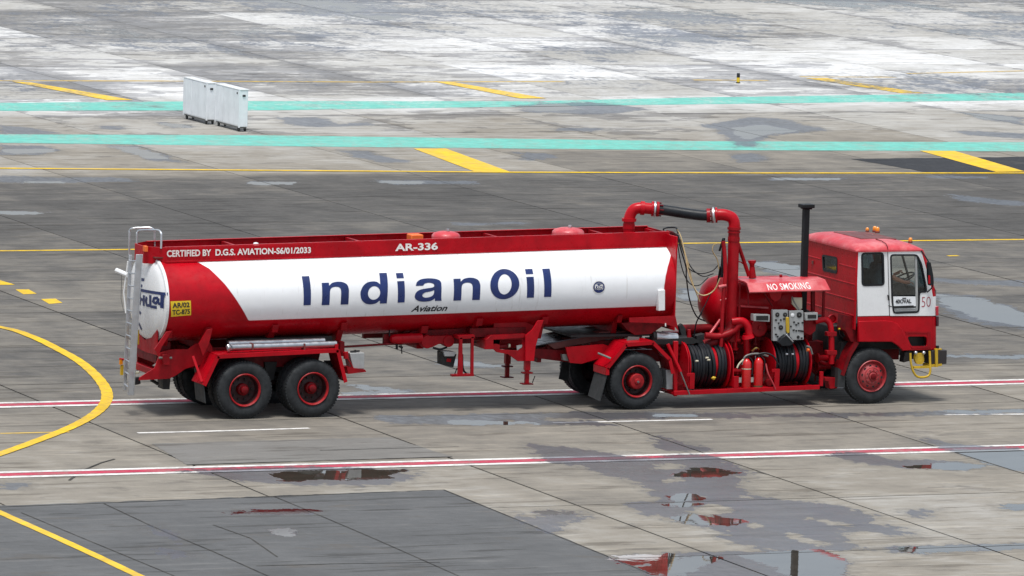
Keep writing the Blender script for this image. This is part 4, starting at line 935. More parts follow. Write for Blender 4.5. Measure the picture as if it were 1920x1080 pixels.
def landing_leg(Y, px, yt, yb, tw, tri=True):
    leg = MB(); p0 = at(px, yt, Y); p1 = at(px, yb, Y); zc_ = p1[2]
    leg.side([(p0[0]-.05, zc_+.26), (p0[0]+.05, zc_+.26), (p0[0]+.05, p0[2]), (p0[0]-.05, p0[2])], Y, Y+.1)
    leg.side([(p0[0]-.035, zc_+.02), (p0[0]+.035, zc_+.02), (p0[0]+.035, zc_+.3), (p0[0]-.035, zc_+.3)], Y+.015, Y+.085)
    o = leg.build('landing_leg', REDD, TR, bevel=.004)
    ft = MB(); ft.box(p0[0]-.10, p0[0]+.10, Y-.04, Y+.14, zc_, zc_+.02); ft.build('leg_foot', REDM, o); MB().box(p0[0]-.09, p0[0]+.09, Y-.02, Y+.12, zc_+.20, zc_+.225).build('leg_collar', REDM, o)
landing_leg(.33, 991.5, 640, 721, 9); landing_leg(2.05, 954, 650, 708.5, 8)
mb = MB(); P = pz([(1019, 600), (1011, 625), (1004, 650), (1001, 677), (985, 677), (985, 629), (998, 618), (1008, 601)], .31); mb.side(P, .30, .34); mb.build('leg_gusset', RED, TR, bevel=.004)
mb = MB(); mb.tube([at(1003, 705, .3), at(998, 718, .3)], .01, 6); mb.build('leg_pin', DARK, TR)
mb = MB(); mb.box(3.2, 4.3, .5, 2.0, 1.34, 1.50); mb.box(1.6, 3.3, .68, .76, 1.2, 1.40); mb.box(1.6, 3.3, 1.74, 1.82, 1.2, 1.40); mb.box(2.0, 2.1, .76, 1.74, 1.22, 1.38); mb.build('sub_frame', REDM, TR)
# kingpin box under the nose
mb = MB(); mb.side(pz([(1165, 606), (1265, 598), (1266, 612), (1242, 612), (1222, 626), (1190, 628), (1175, 618)], .45), .45, 2.05); mb.build('kingpin_box', REDM, TR, bevel=.006)
mb = MB(); mb.side(pz([(1180, 596), (1266, 592), (1272, 620), (1266, 613), (1240, 606), (1180, 604)], .12), .11, .14); mb.build('nose_skirt', REDD, TR)
MB().side(pz([(1247, 606), (1249, 606), (1249, 612), (1247, 612)], .10), .10, .11).build('small_light', WPRINT, TR)
MB().box(5.2, 6.9, .5, 2.0, 1.30, 1.34).build('skid_plate', DARK, TR)
# ------------------------------------------------------------------ the tractor
TK = empty('tractor_truck', (9.5, 1.25, 0), 'red and white cab-over tractor truck with pumping gear and two hose reels behind its cab', 'truck')
# chassis rails, cross members
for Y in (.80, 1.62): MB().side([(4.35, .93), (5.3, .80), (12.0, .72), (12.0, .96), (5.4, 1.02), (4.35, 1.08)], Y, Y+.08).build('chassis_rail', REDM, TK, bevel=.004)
for xx in (4.7, 5.6, 7.0, 8.6, 10.2, 11.6): MB().box(xx, xx+.08, .88, 1.62, .80, .95).build('cross_member', REDM, TK)
# sloping ramps of the fifth wheel and the tail
ramp = MB(); ramp.side(pz([(1025, 644), (1130, 622), (1200, 620), (1205, 632), (1140, 636), (1040, 655)], .75), .75, .98); ramp.build('coupling_ramp', MAROON, TK, bevel=.006)
ramp = MB(); ramp.side(pz([(1025, 644), (1130, 622), (1200, 620), (1205, 632), (1140, 636), (1040, 655)], .75), 1.5, 1.72); ramp.build('coupling_ramp', MAROON, TK, bevel=.006)
top = MB(); top.side([(4.42, 1.095), (5.55, 1.27), (5.55, 1.285), (4.42, 1.11)], .72, 1.75); top.build('ramp_top', mat('greased_steel', (.07, .07, .09), .3, metal=.6, var=.5, dirt=.5), TK)
MB().lathe([(.001, .09), (.42, .09), (.46, .07), (.46, 0), (.001, 0)], (6.05, 1.25, 1.20), 'Z', 32).build('fifth_wheel', mat('greased_steel'), TK, angle=30)
mb = MB(); mb.box(5.7, 6.5, .78, 1.72, 1.05, 1.20); mb.build('coupling_base', REDM, TK, bevel=.01)
mb = MB(); mb.side(pz([(1010, 652), (1028, 650), (1030, 663), (1020, 664), (1010, 662)], .9), .9, 1.6); mb.side(pz([(1026, 645), (1058, 645), (1058, 672), (1032, 672), (1026, 664)], .85), .85, 1.66); mb.build('tail_bracket', REDM, TK, bevel=.006)
mb = MB(); mb.mat(0).side(pz([(1060, 651), (1130, 645), (1160, 655), (1130, 670), (1090, 682), (1068, 680), (1064, 668)], .55), .53, .58); mb.mat(1).side(pz([(1052, 664), (1066, 664), (1066, 677), (1054, 675)], .62), .58, .66); mb.build('tail_plate', [RED, GREYD], TK, bevel=.004)
MB().side(pz([(1060, 672), (1070, 672), (1067, 716), (1049, 711), (1055, 680)], 1.9), 1.93, 1.95).build('far_mud_flap', FLAP, TK)
mb = MB(); mb.side(pz([(1072, 627), (1083, 615), (1100, 622), (1105, 629)], 1.9), 1.85, 1.9); mb.build('far_fender_corner', PINK, TK)
# drive wheels
dw = make_wheel('drive', TK, 6.335, 0.0); inner_tyre(dw, .31); bpy.context.view_layer.update(); l_ = dw.location
copy_tree(dw, TK, loc=(l_.x, 1.27, l_.z), rz=PI)
MB().tube([(6.335, .25, .52), (6.335, 2.27, .52)], .09, 14).build('axle', DARK, TK); MB().sphere((6.335, 1.25, .54), .24, 1, .9, 1).build('differential', DARK, TK)
fw = make_wheel('front', TK, 11.09, 0.02); bpy.context.view_layer.update(); l_ = fw.location
copy_tree(fw, TK, loc=(l_.x, 1.23, l_.z), rz=PI)
MB().tube([(11.09, .25, .5), (11.09, 2.25, .5)], .07, 12).build('axle', DARK, TK)
D = pz([(1114, 700), (1114, 676), (1158, 641), (1223, 640), (1256, 673), (1262, 700)], 0); D = pz([(1137, 703), (1137, 690), (1173, 645), (1225, 641), (1257, 673), (1263, 700)], 0)
fender('drive_fender', -.01, .58, D, m_=RED); fender('drive_fender', 2.5, 1.92, D, m_=RED)
MB().side(pz([(1135, 700), (1138, 703), (1124, 752), (1096, 741), (1114, 699)], .02), .0, .02).build('x', FLAP, TK) if 0 else None
def flap(Yn, Yf, dx=0):
    a0 = at(1137, 703, Yn); b0 = at(1124, 752, Yn); return MB().hexa([(b0[0]+dx, Yn, b0[2]), (b0[0]+.02+dx, Yn, b0[2]), (b0[0]+dx, Yf, b0[2]+.03), (b0[0]+.02+dx, Yf, b0[2]+.03), (a0[0]+dx, Yn, a0[2]), (a0[0]+.02+dx, Yn, a0[2]), (a0[0]+dx, Yf, a0[2]), (a0[0]+.02+dx, Yf, a0[2])]).build('mud_flap', FLAP, TK)
flap(.0, .56); flap(1.95, 2.5)
mb = MB().tube([at(1121, 662, .1), at(1145, 672, -.03)], .02, 8); mb.build('fender_rod', GREYD, TK)
MB().side(pz([(1178, 631), (1199, 632), (1196, 640), (1175, 639)], .3), .29, .31).build('fender_step', GREYD, TK)
# grey box/silencer lying ahead of the coupling, battery box behind the drive wheel
mb = MB(); mb.mat(0).tube([at(1222, 631, .5), at(1228, 631, .5)], .11, 20); mb.mat(1).tube([at(1228, 631, .5), at(1268, 635, .5)], .1, 20); mb.mat(0).side(pz([(1225, 637), (1300, 633), (1312, 640), (1300, 645), (1225, 646)], .4), .4, .8); mb.build('air_cleaner', [DARK, ALU], TK, angle=30)
mb = MB(); mb.tube(smooth_path([at(1273, 606, .9), at(1278, 612, .9), at(1281, 628, .9)], 3), [.03]+[.06]*5+[.05], 10) if 0 else mb.side(pz([(1271, 611), (1277, 606), (1284, 616), (1285, 630), (1276, 631)], .9), .85, .95); mb.build('rubber_flap', FLAP, TK, bevel=.01)
MB().side(pz([(1249, 694), (1261, 693), (1261, 730), (1250, 730)], .15), .15, .5).build('battery_box', GREYP, TK, bevel=.006)
mb = MB(); mb.tube([at(1252, 645, .12), at(1276, 697, .02)], .032, 10); mb.build('frame_strut', RED, TK)
mb = MB(); mb.tube([at(1276, 697, .0), at(1293, 740, .0)], .014, 8); mb.build('strut_rod', GREYD, TK)
mb = MB(); mb.tube([at(1268, 652, .5), at(1282, 656, .5)], .06, 12); mb.tube([at(1268, 664, .5), at(1280, 666, .5)], .05, 12); mb.tube([at(1262, 644, .5), at(1300, 646, .5)], .03, 8); mb.build('valve_cluster', REDM, TK)
# ---- equipment frame
mb = MB(); mb.side(pz([(1264, 743), (1537, 730), (1537, 737), (1264, 750)], 0.0) if 0 else [(7.08, .25), (10.02, .30), (10.02, .38), (7.08, .33)], .0, .05)
mb.side([(7.08, .25), (10.02, .30), (10.02, .34), (7.08, .29)], .05, .75)
mb.side(pz([(1264, 640), (1272, 640), (1270, 743), (1264, 743)], .1), .1, .16)
mb.side([(7.08, .25), (10.02, .30), (10.02, .38), (7.08, .33)], .72, .77); mb.build('equipment_frame', RED, TK, bevel=.005)
for (a_, b_, yt) in ((1293, 1302, 700), (1376, 1385, 706), (1452, 1461, 692), (1537, 1543, 697)):
    p0 = at(a_, 736, 0)[0]; p1 = at(b_, 736, 0)[0]; zt__ = at(a_, yt, 0)[2]
    mb = MB(); mb.box(p0, p1, .003, .055, .36, zt__); mb.box(p0-.06, p0, .003, .02, zt__-.06, zt__) if a_ < 1300 or a_ == 1452 else None; mb.build('frame_post', RED, TK, bevel=.004)
mb = MB(); mb.side(pz([(1262, 725), (1290, 715), (1290, 738), (1262, 740)], .3), .25, .6); mb.build('frame_tray', REDM, TK)
# ---- hose reels
def reel(x0, x1, zc_, yc, turns, bare, R_=.44):
    rl = MB(); 
    for xx in (x0, x1): rl.lathe([(.04, -.012), (R_, -.012), (R_+.012, -.002), (R_+.012, .008), (R_, .012), (.04, .012)], (xx, yc, zc_), 'X', 56, closed=True)
    rl.lathe([(.24, 0), (.24, x1-x0)], (x0, yc, zc_), 'X', 32); o = rl.build('hose_reel', RED, TK, angle=30)
    W = x1-x0-.04; n = turns; r = W/n/2
    for k in range(n):
        if k == bare: 
            MB().lathe([(R_-.09, 0), (R_-.09, r*2.1)], (x0+.02+r*2*k, yc, zc_), 'X', 40).build('reel_drum', RED, o); continue
        cx = x0+.02+r*(2*k+1); Rk = R_-.085+(.022 if k % 3 == 1 else .012 if k % 4 == 2 else 0)
        h = MB(); pts = [(cx+.012*math.sin(t*2+k), yc+Rk*math.cos(t), zc_+Rk*math.sin(t)) for t in [2*PI*i/40 for i in range(41)]]
        h.tube(pts, r*1.12, 10, False); h.build('hose_turn', RUB, o)
    return o
r1 = reel(7.42, 8.22, .74, .50, 12, 8); r2 = reel(9.13, 9.86, .78, .50, 11, 7)
def reel_guard(x, zc_, yc):
    mb = MB(); P = [(yc+.47*math.cos(t), zc_+.47*math.sin(t)) for t in [math.radians(a_) for a_ in range(20, 161, 10)]] + [(yc-.47, .38), (yc+.47, .38)]
    return mb.plate([P], lambda u, v, k: (x+(.015 if k else 0), u, v)).build('reel_end_plate', RED, TK)
reel_guard(7.37, .74, .50); reel_guard(8.27, .74, .50)
mb = MB(); mb.sphere(at(1338, 709, .02), .035); mb.tube([at(1334, 709, .0), at(1342, 708, .0)], .014, 8); mb.build('yellow_valve_knob', YEL, TK)
for q in ((1306, 677), (1328, 675), (1325, 671)): MB().tube([at(q[0]-2, q[1], .04), at(q[0]+3, q[1], .04)], .018, 8).build('hose_clip', CREAM, TK)
for q in ((1475, 664), (1486, 664)): MB().tube([at(q[0]-2, q[1], .04), at(q[0]+2, q[1], .04)], .018, 8).build('hose_clip', ALU, TK)
mb = MB(); mb.mat(0).tube(smooth_path([at(1512, 649, .05), at(1519, 652, .03), at(1523, 664, .03)], 3), .02, 8); mb.mat(1).tube([at(1513, 656, .04), at(1517, 656, .04)], .03, 10); mb.build('reel_nozzle', [GREYD, ORANGE], TK)
# nozzle hung over the right-hand reel
mb = MB(); mb.mat(0).side(pz([(1458, 642), (1463, 634), (1472, 627), (1481, 632), (1487, 642), (1480, 647), (1464, 648)], .06), .0, .2); mb.mat(1).tube([at(1474, 627, .0), at(1487, 641, -.01)], .014, 8); mb.build('fuelling_nozzle', [RUB, ALU], TK, bevel=.02)
# ---- canopy with the warning
A, Bq, Cq, Dq = at(1405.5, 547.5, .03), at(1557, 543.5, .03), at(1547, 524, .16), at(1401, 531, .16)
E_, F_ = at(1379, 520.5, .85), at(1532, 518, .85)
mb = MB(); mb.add([A, Bq, Cq, Dq, E_, F_], [(0, 1, 2, 3), (3, 2, 5, 4)])
cz = [tuple(Vector(p)+Vector((0, .012, -.02))) for p in (A, Bq, Cq, Dq, E_, F_)]
mb.add(cz, [(3, 2, 1, 0), (4, 5, 2, 3)]); mb.add([A, Bq, Cq, Dq, E_, F_]+cz, [(0, 6, 7, 1), (1, 7, 8, 2), (2, 8, 11, 5), (5, 11, 10, 4), (4, 10, 9, 3), (3, 9, 6, 0)])
cano = mb.build('canopy', PINK, TK, angle=20)
g = bil([A, Bq, Cq, Dq]); nn = Vector((0, -.006, .001))
text_part('NO SMOKING', lambda u, v: g(.237+.533*u, .14+.68*v)+nn, 'warning_lettering', WPRINT, cano, offset=.012, space=1.12)
MB().tube([at(1402, 533, .2), at(1403, 573, .2)], .016, 8).build('canopy_support', REDM, TK)
MB().tube([at(1387, 530, .5), at(1386, 600, .5)], .022, 8).build('canopy_support', REDM, TK)
MB().tube(smooth_path([at(1385, 527, .3), at(1398, 531, .2), at(1402, 548, .18)], 3), .02, 8).build('canopy_support', REDM, TK)
MB().tube([at(1545, 541, .3), at(1543, 600, .3)], .03, 8).build('canopy_support', REDM, TK)
MB().tube([at(1524, 545, .4), at(1524, 590, .4)], .045, 8).build('canopy_support', REDM, TK)
MB().tube([at(1432, 548, .3), at(1448, 574, .3)], .016, 6).build('canopy_support', REDM, TK)
# rotary handle standing on the canopy
MB().tube([at(1383, 455, .6), at(1404, 517, .7)], .036, 8).build('riser_brace', REDD, TK); mb = MB(); mb.tube([at(1411, 521, .7), at(1410, 500, .7)], [.07, .05], 10); mb.tube([at(1410, 501, .7), at(1410, 495, .7), at(1410, 492, .7), at(1410, 488, .7)], [.04, .05, .075, .075], 12); mb.tube(smooth_path([at(1380, 491, .6), at(1388, 491, .65), at(1395, 496, .7)], 3), .012, 6); mb.tube([at(1464, 520, .6), at(1464, 515, .6)], .03, 8); mb.build('relief_valve', REDD, TK, angle=30)
# ---- filter vessel (red drum with a dished end)
c = at(1350, 566, 1.15); zc_ = c[2]+.0; xl = at(1313, 566, 1.15)[0]
zc_ = at(1345, 566, 1.15)[2]
mb = MB(); prof = [(.001, -.0), (.12, .012), (.24, .05), (.36, .12), (.45, .22), (.49, .34), (.50, .42), (.50, .50), (.48, .55)]
mb.lathe(prof, (xl, 1.15, zc_), 'X', 48); mb.lathe([(.47, .50), (.47, 1.75), (.40, 1.9), (.2, 1.98), (.001, 2.0)], (xl, 1.15, zc_), 'X', 48); mb.build('filter_vessel', RED, TK, angle=50)
mb = MB(); mb.side(pz([(1380, 572), (1441, 576), (1441, 579), (1380, 575)], .55), .55, .9); mb.build('vessel_shelf', PINK, TK)  # thin shelf; its paler red paints in the highlight along the edge
mb = MB(); mb.side(pz([(1440, 547), (1464, 547), (1461, 560), (1451, 565), (1443, 558)], .35), .3, .4); mb.build('canopy_gusset', RED, TK)
# ---- big delivery pipe: riser, elbow, flexible hose to the tank top
RY, TY = .55, 1.25
zr = lambda px, py: at(px, py, RY)
mb = MB(); 
riser = [zr(1371, 640), zr(1371, 600), zr(1373, 440), zr(1373, 432)]
riser[2] = (riser[1][0]+.0, RY, riser[2][2]); riser[3] = (riser[1][0], RY, riser[3][2]); riser[0] = (riser[1][0], RY, riser[0][2])
mb.tube(riser, .105, 24); o = mb.build('riser_pipe', REDD, TK, angle=30)
rx = riser[1][0]
for (p, h, r_) in ((428, 5, .125), (435, 3, .12), (448, 8, .112)):
    z = zr(1371, p)[2]; MB().lathe([(.10, -h/208), (r_, -h/208), (r_, h/208), (.10, h/208)], (rx, RY, z), 'Z', 28).build('pipe_flange', REDD, o)
el = [(rx, RY, zr(1371, 432)[2]), (rx, RY, zr(1371, 418)[2])]
pe = at(1340, 404, .70); ctrl = [at(1371.5, 415, RY), at(1368, 408, .58), at(1360, 403.5, .62), at(1350, 402, .66), at(1343, 403, .69)]
pts = smooth_path([el[0], (rx, RY, at(1371, 419, RY)[2]), (rx-.04, RY+.02, at(1368, 409, RY)[2])] + [at(1361, 403.5, .62), at(1350, 402.5, .66), at(1341, 403.5, .70)], 5)
MB().tube(pts, .108, 24).build('pipe_elbow', RED, TK, angle=40)
tx = at(1179, 432, TY)[0]
pts2 = smooth_path([(tx, TY, 3.02), (tx, TY, at(1179, 418, TY)[2]), (tx+.015, TY, at(1180, 405, TY)[2]), at(1188, 393.5, TY-.02), at(1200, 390, TY-.06), at(1222, 391.5, TY-.13)], 5)
MB().tube(pts2, .105, 24).build('tank_elbow', RED, TK, angle=40)
for (py, h, r_) in ((412, 6, .135), (424, 10, .112)):
    MB().lathe([(.09, -h/208), (r_, -h/208), (r_, h/208), (.09, h/208)], (tx, TY, at(1179, py, TY)[2]), 'Z', 28).build('pipe_flange', RED, TK)
def flange(p, q, t0, t1, r_, m_, nm='pipe_flange'):
    p, q = Vector(p), Vector(q); MB().tube([p.lerp(q, t0), p.lerp(q, t1)], r_, 28).build(nm, m_, TK, angle=30)
p, q = at(1200, 390, TY-.06), at(1238, 392.5, TY-.18)
flange(p, q, .02, .22, .128, RED); flange(p, q, .56, .66, .14, RED); flange(p, q, .68, .76, .145, ALU); flange(p, q, .8, .93, .14, REDD)
hs_ = smooth_path([at(1234, 392.5, TY-.17), at(1250, 394.5, 1.03), at(1285, 400, .9), at(1312, 403.5, .8), at(1330, 404.5, .74)], 8)
MB().tube(hs_, .098, 20).build('flexible_hose', RUB, TK, angle=50)
p, q = at(1322, 404, .77), at(1352, 403, .66)
flange(p, q, .1, .32, .128, REDD); flange(p, q, .38, .46, .145, MAROON); flange(p, q, .46, .56, .15, ALU); flange(p, q, .64, .76, .145, RED)
mb = MB()
for k in range(8):
    t = 2*PI*k/8
    for (c0, c1) in ((at(1231, 392, TY-.16), at(1240, 393, TY-.19)), (at(1325, 404, .76), at(1333, 404.3, .73))):
        d = Vector((0, math.cos(t)*.118, math.sin(t)*.118)); mb.tube([Vector(c0)+d, Vector(c1)+d], .013, 6)
mb.build('flange_bolts', REDM, TK)['kind'] = 'stuff'
# smaller vertical pipe beside the riser
mb = MB(); mb.tube(smooth_path([at(1356, 452, .45), at(1359, 480, .42), at(1360, 520, .38), at(1356, 560, .36), at(1354, 600, .34), at(1352, 650, .33)], 4), .038, 12); mb.build('drain_pipe', REDD, TK)
mb = MB(); mb.tube([at(1357, 446, .7), at(1353, 520, .7)], .03, 8); mb.tube([at(1351, 500, .6), at(1346, 530, .8)], .02, 8); mb.tube([at(1356, 448, .6), at(1349, 470, .7)], .022, 8); mb.build('cable_bundle', RUB, TK)
for (a_, b_, c_, w_) in ((1348, 538, 1362, .03), (1350, 563, 1362, .012)): MB().tube([at(a_, b_, .38), at(c_, b_-3, .34)], w_, 8).build('pipe_clamp', PINK, TK)
# pipework and pump bodies
def T(nm, pts, r_, m_=REDM, sm=True, n=12): MB().tube(smooth_path(pts, 5) if sm else pts, r_, n).build(nm, m_, TK, angle=45)
T('lower_elbow', [at(1372, 600, .55), at(1370, 618, .52), at(1360, 630, .5), at(1340, 640, .5), at(1322, 648, .55)], .11, REDM)
T('suction_pipe', [at(1322, 629, .4), at(1350, 630, .35), at(1375, 621, .3), at(1385, 610, .28), at(1400, 606, .28)], .06, REDD)
T('suction_pipe', [at(1372, 603, .3), at(1392, 602, .25), at(1402, 612, .22), at(1405, 628, .2)], .07, RED)
T('pump_outlet', [at(1402, 628, .2), at(1403, 634, .2)], [.10, .12], RED, False)
T('side_pipe', [at(1322, 636, .6), at(1330, 628, .6), at(1350, 600, .7)], .03, PINK)
mb = MB(); mb.lathe([(.001, 0), (.15, 0), (.17, .02), (.17, .25)], at(1424, 615, .32), 'Y', 32); mb.lathe([(.001, -.03), (.04, -.03), (.04, 0)], at(1425, 614, .32), 'Y', 12); mb.build('pump_body', REDD, TK, angle=30)
mb = MB(); mb.lathe([(.001, 0), (.11, 0), (.13, .02), (.13, .25)], at(1512, 616, .4), 'Y', 32); mb.side(pz([(1503, 600), (1530, 600), (1528, 620), (1518, 628), (1505, 622)], .35), .33, .6); mb.build('pump_body', REDD, TK, angle=30)
T('outlet_pipe', [at(1528, 603, .3), at(1545, 599, .28), at(1554, 604, .25), at(1558, 616, .22), at(1559, 640, .2), at(1559, 682, .2)], .055, RED)
for (y_, w_) in ((626, 18), (661, 19)): MB().side(pz([(1559-w_/2, y_-4), (1559+w_/2, y_-4), (1559+w_/2, y_+4), (1559-w_/2, y_+4)], .17), .14, .26).build('pipe_flange', REDD, TK, bevel=.008)
T('outlet_pipe', [at(1559, 680, .2), at(1550, 683, .3), at(1540, 680, .45)], .045, REDM)
mb = MB(); mb.lathe([(.08, -.03), (.08, .03), (.001, .03)], at(1560, 598, .4), 'Y', 16); mb.build('valve_wheel', RED, TK)
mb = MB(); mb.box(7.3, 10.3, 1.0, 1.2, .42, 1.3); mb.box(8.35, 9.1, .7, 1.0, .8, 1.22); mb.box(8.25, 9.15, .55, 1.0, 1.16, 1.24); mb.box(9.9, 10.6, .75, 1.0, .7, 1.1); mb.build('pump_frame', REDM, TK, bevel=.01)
mb = MB(); mb.tube([(7.6, .98, 1.35), (9.9, .98, 1.36)], .09, 16); mb.tube([(8.2, .8, 1.1), (9.0, .8, 1.1)], .11, 16); mb.tube([(8.3, .6, .55), (8.3, .6, 1.15)], .055, 12); mb.tube([(8.85, .75, .4), (8.85, .75, 1.1)], .07, 12); mb.build('manifold_pipe', REDM, TK, angle=30)
for (x_, y_, z_) in ((8.32, .5, 1.18), (8.62, .55, 1.16), (9.95, .6, 1.35), (9.98, .62, 1.12)): 
    mb = MB(); mb.lathe([(.055, -.02), (.055, .02), (.001, .02)], (x_, y_, z_), 'Y', 14); mb.tube([(x_, y_, z_), (x_, y_+.2, z_)], .02, 8); mb.build('valve', REDD, TK)
rr = random.Random(5)
for k in range(16):
    x_ = rr.choice((rr.uniform(8.15, 9.0), rr.uniform(8.3, 8.9), rr.uniform(9.75, 10.35))); z_ = rr.uniform(1.0, 1.5) if k % 2 else rr.uniform(.55, .95); y_ = rr.uniform(.45, .7); r_ = rr.uniform(.03, .06); l_ = rr.uniform(.15, .4)
    q = [(x_+l_, y_, z_), (x_, y_, z_-l_)][k % 2]
    m2 = MB(); m2.tube([(x_, y_, z_), q], r_, 12); d_ = (Vector(q)-Vector((x_, y_, z_))).normalized(); c0 = Vector((x_, y_, z_)); m2.tube([c0-d_*.02, c0+d_*.015], r_*1.6, 14); c1 = Vector(q); m2.tube([c1-d_*.015, c1+d_*.02], r_*1.6, 14)
    m2.build('flanged_pipe', [RED, REDD, REDM][k % 3], TK, angle=30)
mb = MB(); rr = random.Random(3)
for k in range(46):
    x_ = rr.uniform(7.9, 10.4); z_ = rr.uniform(.5, 1.3); y_ = rr.uniform(.75, 1.0); a_ = rr.choice((0, 1, 2)); l_ = rr.uniform(.1, .4)
    q = [(x_+l_, y_, z_), (x_, y_+.05, z_-l_*.7), (x_+l_*.5, y_, z_-l_*.4)][a_]; mb.mat(rr.choice((0, 0, 0, 1))).tube([(x_, y_, z_), q], rr.uniform(.012, .035), 8)
mb.build('small_pipework', [REDM, DARK], TK)['kind'] = 'stuff'
mb = MB()
for k in range(14):
    p = (rr.uniform(8.2, 9.2), .42, rr.uniform(.55, 1.05)); q = Vector(p)+Vector((rr.uniform(-.15, .2), rr.uniform(0, .1), rr.uniform(-.2, .1))); mb.mat(k % 3).tube(smooth_path([p, (Vector(p)+q)/2+Vector((0, -.03, .05)), q], 3), rr.uniform(.008, .018), 6)
mb.build('fittings', [DARK, BRASS, ALU], TK)['kind'] = 'stuff'
T('hose_lead', [at(1418, 665, .1), at(1435, 662, .05), at(1450, 668, .0), at(1460, 684, .0)], .016, RUB)
T('hose_lead', [at(1392, 684, .1), at(1398, 668, .1), at(1420, 663, .1), at(1440, 668, .1)], .018, GREYD)
T('red_hose', [at(1436, 682, .0), at(1440, 700, -.01), at(1449, 718, -.01), at(1454, 730, .0)], .014, PINK)
T('grey_hose', [at(1382, 690, .02), at(1386, 682, .02), at(1394, 674, .02)], .016, CREAM)
mb = MB(); mb.lathe([(.001, 0), (.06, 0), (.07, .02), (.07, .1)], at(1443, 718, .08), 'Y', 16); mb.build('foot_valve', REDM, TK)
mb = MB(); mb.side(pz([(1547, 708), (1571, 708), (1570, 728), (1556, 729), (1553, 715), (1547, 714)], .2), .2, .4); mb.build('side_bracket', REDD, TK, bevel=.006)
T('canister', [at(1399, 625, .45), at(1400, 670, .45)], .055, RED, False)
# ---- gauge panels
pn = MB().side(pz([(1449, 581), (1477, 581), (1478, 639), (1449.5, 639.5)], .12), .12, .2).build('gauge_panel', GREYP, TK, bevel=.005)
pn2 = MB().side(pz([(1480, 583), (1506, 582), (1507, 637), (1481, 638)], .12), .12, .2).build('gauge_panel', GREYP, TK, bevel=.005)
MB().side(pz([(1473.5, 595), (1479, 595), (1479.5, 623), (1476, 625), (1473.5, 621)], .10), .08, .12).build('yellow_handle', YEL, TK, bevel=.006)
for (a_, b_, r_, m_, pr) in ((1457.5, 590, .042, DARK, pn), (1472, 590, .042, DARK, pn), (1464, 614, .045, DARK, pn), (1486, 591, .036, WHITE, pn2), (1498.5, 590.5, .052, DARK, pn2), (1496.5, 632, .03, DARK, pn2), (1453, 614.5, .014, DARK, pn)):
    mb = MB(); mb.lathe([(.001, -.012), (r_*.7, -.012), (r_, -.006), (r_, .01)], at(a_, b_, .118), 'Y', 24); mb.build('gauge', m_, pr, angle=30)
    if m_ is DARK and r_ > .04: MB().lathe([(.001, -.014), (.012, -.014), (.012, 0)], at(a_, b_, .11), 'Y', 8).build('gauge_needle', GREYD, pr)
mb = MB()
for (a_, b_) in ((1489, 604), (1493, 609), (1497, 606), (1505, 605), (1488, 619), (1493, 620), (1498, 620), (1502, 620.5), (1505, 621), (1464, 600), (1470, 598), (1455, 627), (1458, 631), (1460, 606), (1483, 612), (1455, 600), (1503, 634)):
    p = at(a_, b_, .115); w_ = rr.uniform(.012, .022); mb.box(p[0]-w_, p[0]+w_, .108, .12, p[2]-.014, p[2]+.014)
mb.build('panel_switches', DARK, pn2)['kind'] = 'stuff'
for P in ([(1413, 589), (1443.5, 590), (1443.5, 603.5), (1413, 602)], [(1509.5, 587), (1533.5, 586), (1533.5, 600), (1510, 601)]):
    b_ = MB().side(pz(P, .1), .1, .24).build('meter', GREYP, TK, bevel=.008)
    c0, c1 = P[0], P[2]; MB().side(pz([(c0[0]+5, c0[1]+3.5), (c1[0]-3, c0[1]+3), (c1[0]-3, c1[1]-3), (c0[0]+5, c1[1]-3)], .095), .092, .1).build('meter_display', DARK, b_)
MB().side(pz([(1485, 558), (1504, 558), (1504, 578), (1497, 583), (1485, 570)], .3), .3, .34).build('notice_card', CREAM, TK)
T('small_hose', [at(1485, 556, .25), at(1490, 568, .2), at(1500, 583, .15)], .012, GREYD)
# ---- control cables and air lines between trailer and tractor
T('air_line', [at(1270, 440, .9), at(1275, 462, .85), at(1286, 500, .8), at(1287, 520, .8), at(1293, 562, .8), at(1306, 593, .8), at(1322, 602, .8)], .013, RUB)
T('air_line', [at(1270, 445, .9), at(1280, 480, .85), at(1290, 502, .8), at(1312, 513, .8), at(1335, 508, .8), at(1346, 498, .8)], .010, RUB)
T('air_line', [at(1272, 442, .95), at(1282, 474, .9), at(1298, 504, .85), at(1318, 518, .85), at(1338, 513, .8)], .010, RUB)
T('air_line', [at(1268, 440, .8), at(1278, 500, .75), at(1292, 530, .7), at(1310, 535, .7), at(1328, 520, .7)], .010, RUB)
T('tan_hose', [at(1270, 430, 1.0), at(1277, 445, .9), at(1284, 475, .8), at(1292, 515, .7), at(1302, 540, .65), at(1312, 552, .62), at(1325, 553, .6), at(1340, 543, .55), at(1350, 522, .5)], .012, TAN)
T('tan_hose', [at(1276, 448, .95), at(1289, 490, .85), at(1298, 528, .8), at(1308, 555, .8), at(1312, 566, .8)], .012, TAN)
T('tan_hose', [at(1357, 457, .7), at(1340, 458, .75), at(1336, 470, .75), at(1345, 487, .75), at(1348, 505, .75)], .011, TAN)
T('air_line', [at(1316, 586, .6), at(1306, 604, .65), at(1302, 625, .7), at(1302, 632, .7)], .013, RUB)
T('air_line', [at(1335, 545, .6), at(1322, 572, .6), at(1310, 595, .6)], .010, RUB)
T('coupling_loop', [at(1244, 436, 1.5), at(1246, 428, 1.5), at(1266, 426.5, 1.5), at(1270, 432, 1.4), at(1271, 437, 1.3)], .016, RUB)
mb = MB(); mb.tube([at(1250, 434, 1.4), at(1262, 437, 1.3)], .03, 8); mb.tube([at(1258, 437, 1.2), at(1271, 444, 1.1)], .04, 8); mb.build('hose_coupling', REDM, TK)
mb = MB(); mb.side(pz([(1306, 630), (1322, 626), (1322, 645), (1308, 645)], .7), .7, .9); mb.build('rubber_box', FLAP, TK)
